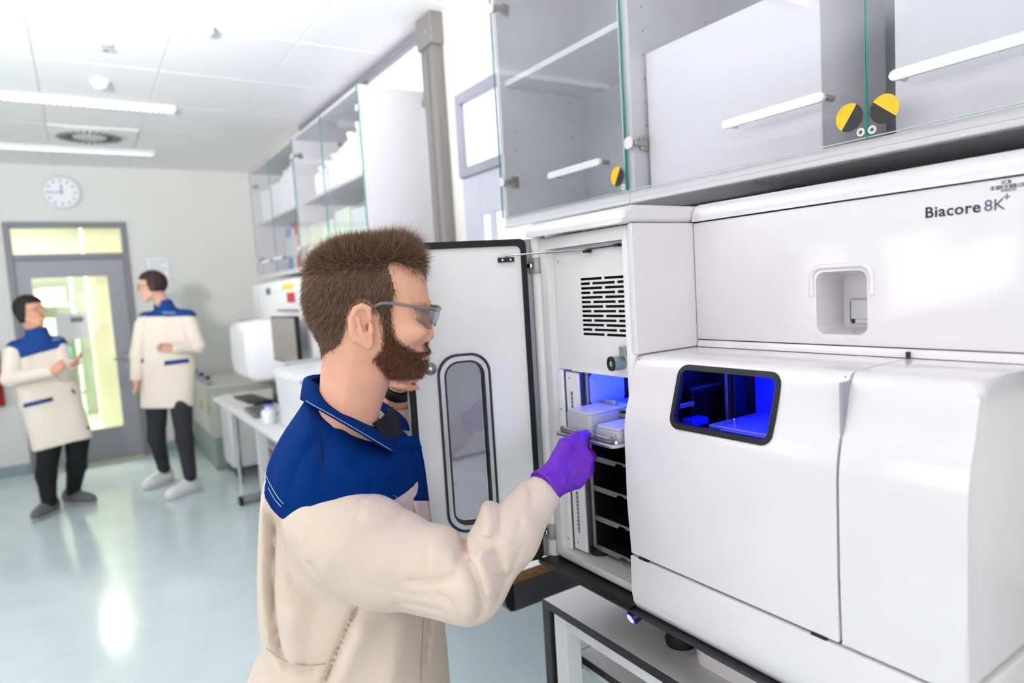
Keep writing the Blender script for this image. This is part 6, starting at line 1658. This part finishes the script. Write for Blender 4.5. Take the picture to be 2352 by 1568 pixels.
    rg_ = np.random.default_rng(11); nzz = blur2(rg_.normal(0, 1, (gc.n[0], gc.n[2])), 14); nzz = (nzz / np.abs(nzz).max() * .010).astype(np.float32)[:, None, :]
    C_ = C_ - nzz
    hemcut = (hL[2] + (hR[2] - hL[2]) * np.clip((gc.x - hL[0]) / (hR[0] - hL[0]), 0, 1))
    C_ = smax(C_, hemcut - gc.z, .004)
    # neck opening
    C_ = smax(C_, -cone(gc, nk - (hc - nk) * .1 - zv * .02, hc, .056, .066), .006)
    yz0 = J(yoke_v[0]); yz1 = J(yoke_v[1])
    ycut = yz0[2] + (yz1[2] - yz0[2]) * np.clip((gc.x - yz0[0]) / (yz1[0] - yz0[0]), -.3, 1.3)
    grow('coat', smax(C_, gc.z - ycut, .003), gc, colors['coat'], t, 1)
    yk = smax(C_ - .003, ycut - .006 - gc.z, .003)
    yk = np.minimum(yk, smax(smax(cone(gc, nk - zv * .035, nk + (hc - nk) * .28, .080, .068), -cone(gc, nk - zv * .06, hc, .058, .06), .004), gc.z - (nk[2] + .045), .004))
    grow('yoke', yk, gc, colors['blue'], t, 1)
    for arm in (armL, armR):
        A = [J(p) for p in arm]
        gs_ = Grid(np.minimum.reduce(A[:3]) - .10, np.maximum.reduce(A[:3]) + .10, .009)
        Sl = smin(cone(gs_, A[0], A[1], .066, .058), cone(gs_, A[1], A[2], .058, .042), .025)
        nn = blur2(rg_.normal(0, 1, (gs_.n[0], gs_.n[2])), 10); Sl = Sl - (nn / np.abs(nn).max() * .010).astype(np.float32)[:, None, :]
        d = A[2] - A[1]; d = d / np.linalg.norm(d); pl = (gs_.x - A[2][0]) * d[0] + (gs_.y - A[2][1]) * d[1] + (gs_.z - A[2][2]) * d[2]
        grow('sleeve', smax(Sl, pl - .005, .004), gs_, colors['coat'], t, 1)
    def surf(u, v):
        for b in np.arange(head[2] - .4, head[2] + .3, .006):
            p = V(u, v, b); i = [int(round((p[k] - gc.lo[k]) / gc.h)) for k in range(3)]
            if all(0 <= i[k] < gc.n[k] for k in range(3)) and C_[tuple(i)] < 0.004: return p
        return V(u, v, head[2])
    def strip(name, m_, quad, off=.006):
        """flat trim sewn on the coat front"""
        (u0, v0), (u1, v1), (u2, v2), (u3, v3) = quad; n_ = 6; top, bot = [], []
        for k in range(n_ + 1):
            w_ = k / n_; top.append(surf(u0 + (u1 - u0) * w_, v0 + (v1 - v0) * w_) + np.array([0, -off, 0])); bot.append(surf(u3 + (u2 - u3) * w_, v3 + (v2 - v3) * w_) + np.array([0, -off, 0]))
        v_ = np.array(top + bot); q_ = np.array([[k, k + 1, n_ + 2 + k, n_ + 1 + k] for k in range(n_)])
        o = link_mesh(name, np_mesh(name, to_world(v_), q_), m_, t, True)
        md = o.modifiers.new('thickness', 'SOLIDIFY'); md.thickness = .006; md.offset = 0
        return o
    for pk_ in pocket: strip('pocket_trim', colors['blue'], pk_)
    if badge: strip('name_stitching', colors['badge'], badge, .008)
    # --- trousers and shoes
    gl = Grid((lo[0], lo[1], 0.0), (hi[0], hi[1], hem_pl + .25), .010); Tr = None
    for hp_, kn_, an_ in legs:
        ff_ = smin(cone(gl, J(hp_), J(kn_), .088, .066), cone(gl, J(kn_), J(an_), .066, .050), .03); Tr = ff_ if Tr is None else smin(Tr, ff_, .02)
    nn = blur2(rg_.normal(0, 1, (gl.n[0], gl.n[2])), 8); Tr = Tr - (nn / np.abs(nn).max() * .008).astype(np.float32)[:, None, :]
    grow('trousers', smax(Tr, .05 - gl.z, .004), gl, colors['trousers'], t, 1)
    for (an_, th_, L_) in shoes:
        an3 = J(an_); c0 = np.array([an3[0], an3[1], 0]); d = rot2(np.array([1.0, 0, 0]), th_)
        gs_ = Grid(c0 + np.array([-.30, -.30, -.004]), c0 + np.array([.30, .30, .17]), .009)
        S_ = smin(ell(gs_, c0 + d * .12 + zv * .045, (.125 * L_, .050, .052), th_), ell(gs_, c0 + d * .0 + zv * .06, (.085, .048, .075), th_), .05); up_s = smax(S_, .022 - gs_.z, .004)
        grow('shoe', up_s, gs_, colors['shoe'], t, 1)
        So = smax(smin(ell(gs_, c0 + d * .12 + zv * .03, (.132 * L_, .054, .05), th_), ell(gs_, c0 + zv * .03, (.09, .05, .05), th_), .05), np.abs(gs_.z - .0125) - .0115, .003)
        grow('sole', So, gs_, colors['sole'], t, 1)
    return t
sk2 = mat('skin_tan', '#d8a184', .5, bump=.05, bscale=120, spec=.35); sk3 = mat('skin_fair', '#e0b09a', .5, bump=.05, bscale=120, spec=.35)
co2 = mat('cream_cotton_far', '#eadfd0', .85, bump=.2, bscale=500, var=.03, vscale=9); bl2 = mat('blue_cotton_far', '#083f86', .8, bump=.2, bscale=500, var=.08, vscale=12)
colleague('taller man in cream and blue lab coat, black jeans and white shoes', (400, 1110, 5.4),
    (349, 658, 5.36), math.radians(200), 0.0, (378, 700, 5.42), (334, 732, 5.38), (434, 726, 5.46), (342, 934, 5.40), (430, 932, 5.44), ((362, 935, 5.42), (412, 935, 5.42)),
    [(330, 745, 5.37), (317, 815, 5.34), (313, 872, 5.30), (315, 888, 5.29)], [(436, 742, 5.44), (452, 794, 5.36), (396, 800, 5.20), (376, 797, 5.16)],
    [((360, 925, 5.42), (360, 1005, 5.44), (377, 1075, 5.58)), ((415, 925, 5.42), (424, 1005, 5.34), (437, 1092, 5.24))],
    [((379, 1085, 5.62), math.radians(-105), 1.0), ((438, 1100, 5.27), math.radians(-112), 1.0)],
    ((320, 726, 5.3), (428, 726, 5.3)), [[(378, 829), (434, 823), (435, 832), (378, 839)], [(322, 823), (330, 823), (330, 832), (322, 833)]],
    dict(skin=sk3, hair=mat('dark_brown_hair', '#38241c', .6, bump=.4, bscale=250), frame=mat('glasses_dark', '#2b2b33', .4, bump=.01), coat=co2, blue=bl2, trousers=mat('faded_black_jeans', '#2e2e34', .85, bump=.2, bscale=500, var=.25, vscale=5), shoe=mat('white_leather', '#f0f0f2', .5, bump=.05), sole=mat('white_rubber', '#e8e8ea', .6, bump=.05), badge=mat('name_thread', '#7f9bd0', .8, bump=.05), nape=.04),
    math.radians(-110), handths=(0.3, 1.2), badge=[(374, 716), (404, 716), (404, 720), (374, 720)])
colleague('shorter dark-haired man in a cream and blue lab coat gesturing beside the grey door', (145, 1160, 5.0),
    (70, 716, 4.98), math.radians(-4), 0.10, (86, 764, 5.0), (34, 800, 4.88), (132, 788, 5.10), (98, 1032, 4.92), (192, 1006, 5.06), ((118, 1010, 4.95), (172, 1000, 5.05)),
    [(32, 812, 4.86), (24, 870, 4.80), (122, 850, 4.70), (140, 840, 4.69)], [(134, 802, 5.08), (150, 858, 5.02), (168, 836, 4.90), (182, 824, 4.88)],
    [((116, 1000, 4.95), (106, 1090, 4.92), (113, 1152, 4.88)), ((178, 990, 5.05), (176, 1070, 5.08), (168, 1128, 5.12))],
    [((117, 1158, 4.93), math.radians(-84), .9), ((165, 1142, 5.14), math.radians(-18), 1.05)],
    ((30, 826, 4.8), (146, 786, 4.9)), [[(55, 927), (122, 911), (122, 920), (56, 936)], [(166, 892), (174, 898), (174, 905), (167, 899)]],
    dict(skin=sk2, hair=mat('black_hair', '#181314', .55, bump=.4, bscale=250), frame=mat('glasses_steel', '#5b5f6b', .4, bump=.01), coat=co2, blue=bl2, trousers=mat('black_trousers', '#121316', .85, bump=.2, bscale=500), shoe=mat('grey_suede', '#6a6a70', .85, bump=.2, bscale=400), sole=mat('pale_grey_rubber', '#b9b4b0', .6, bump=.05), badge=mat('name_thread', '#7f9bd0'), nape=.075),
    math.radians(-50), handths=(0.8, .2), badge=[(122, 778), (140, 775), (140, 779), (122, 782)])
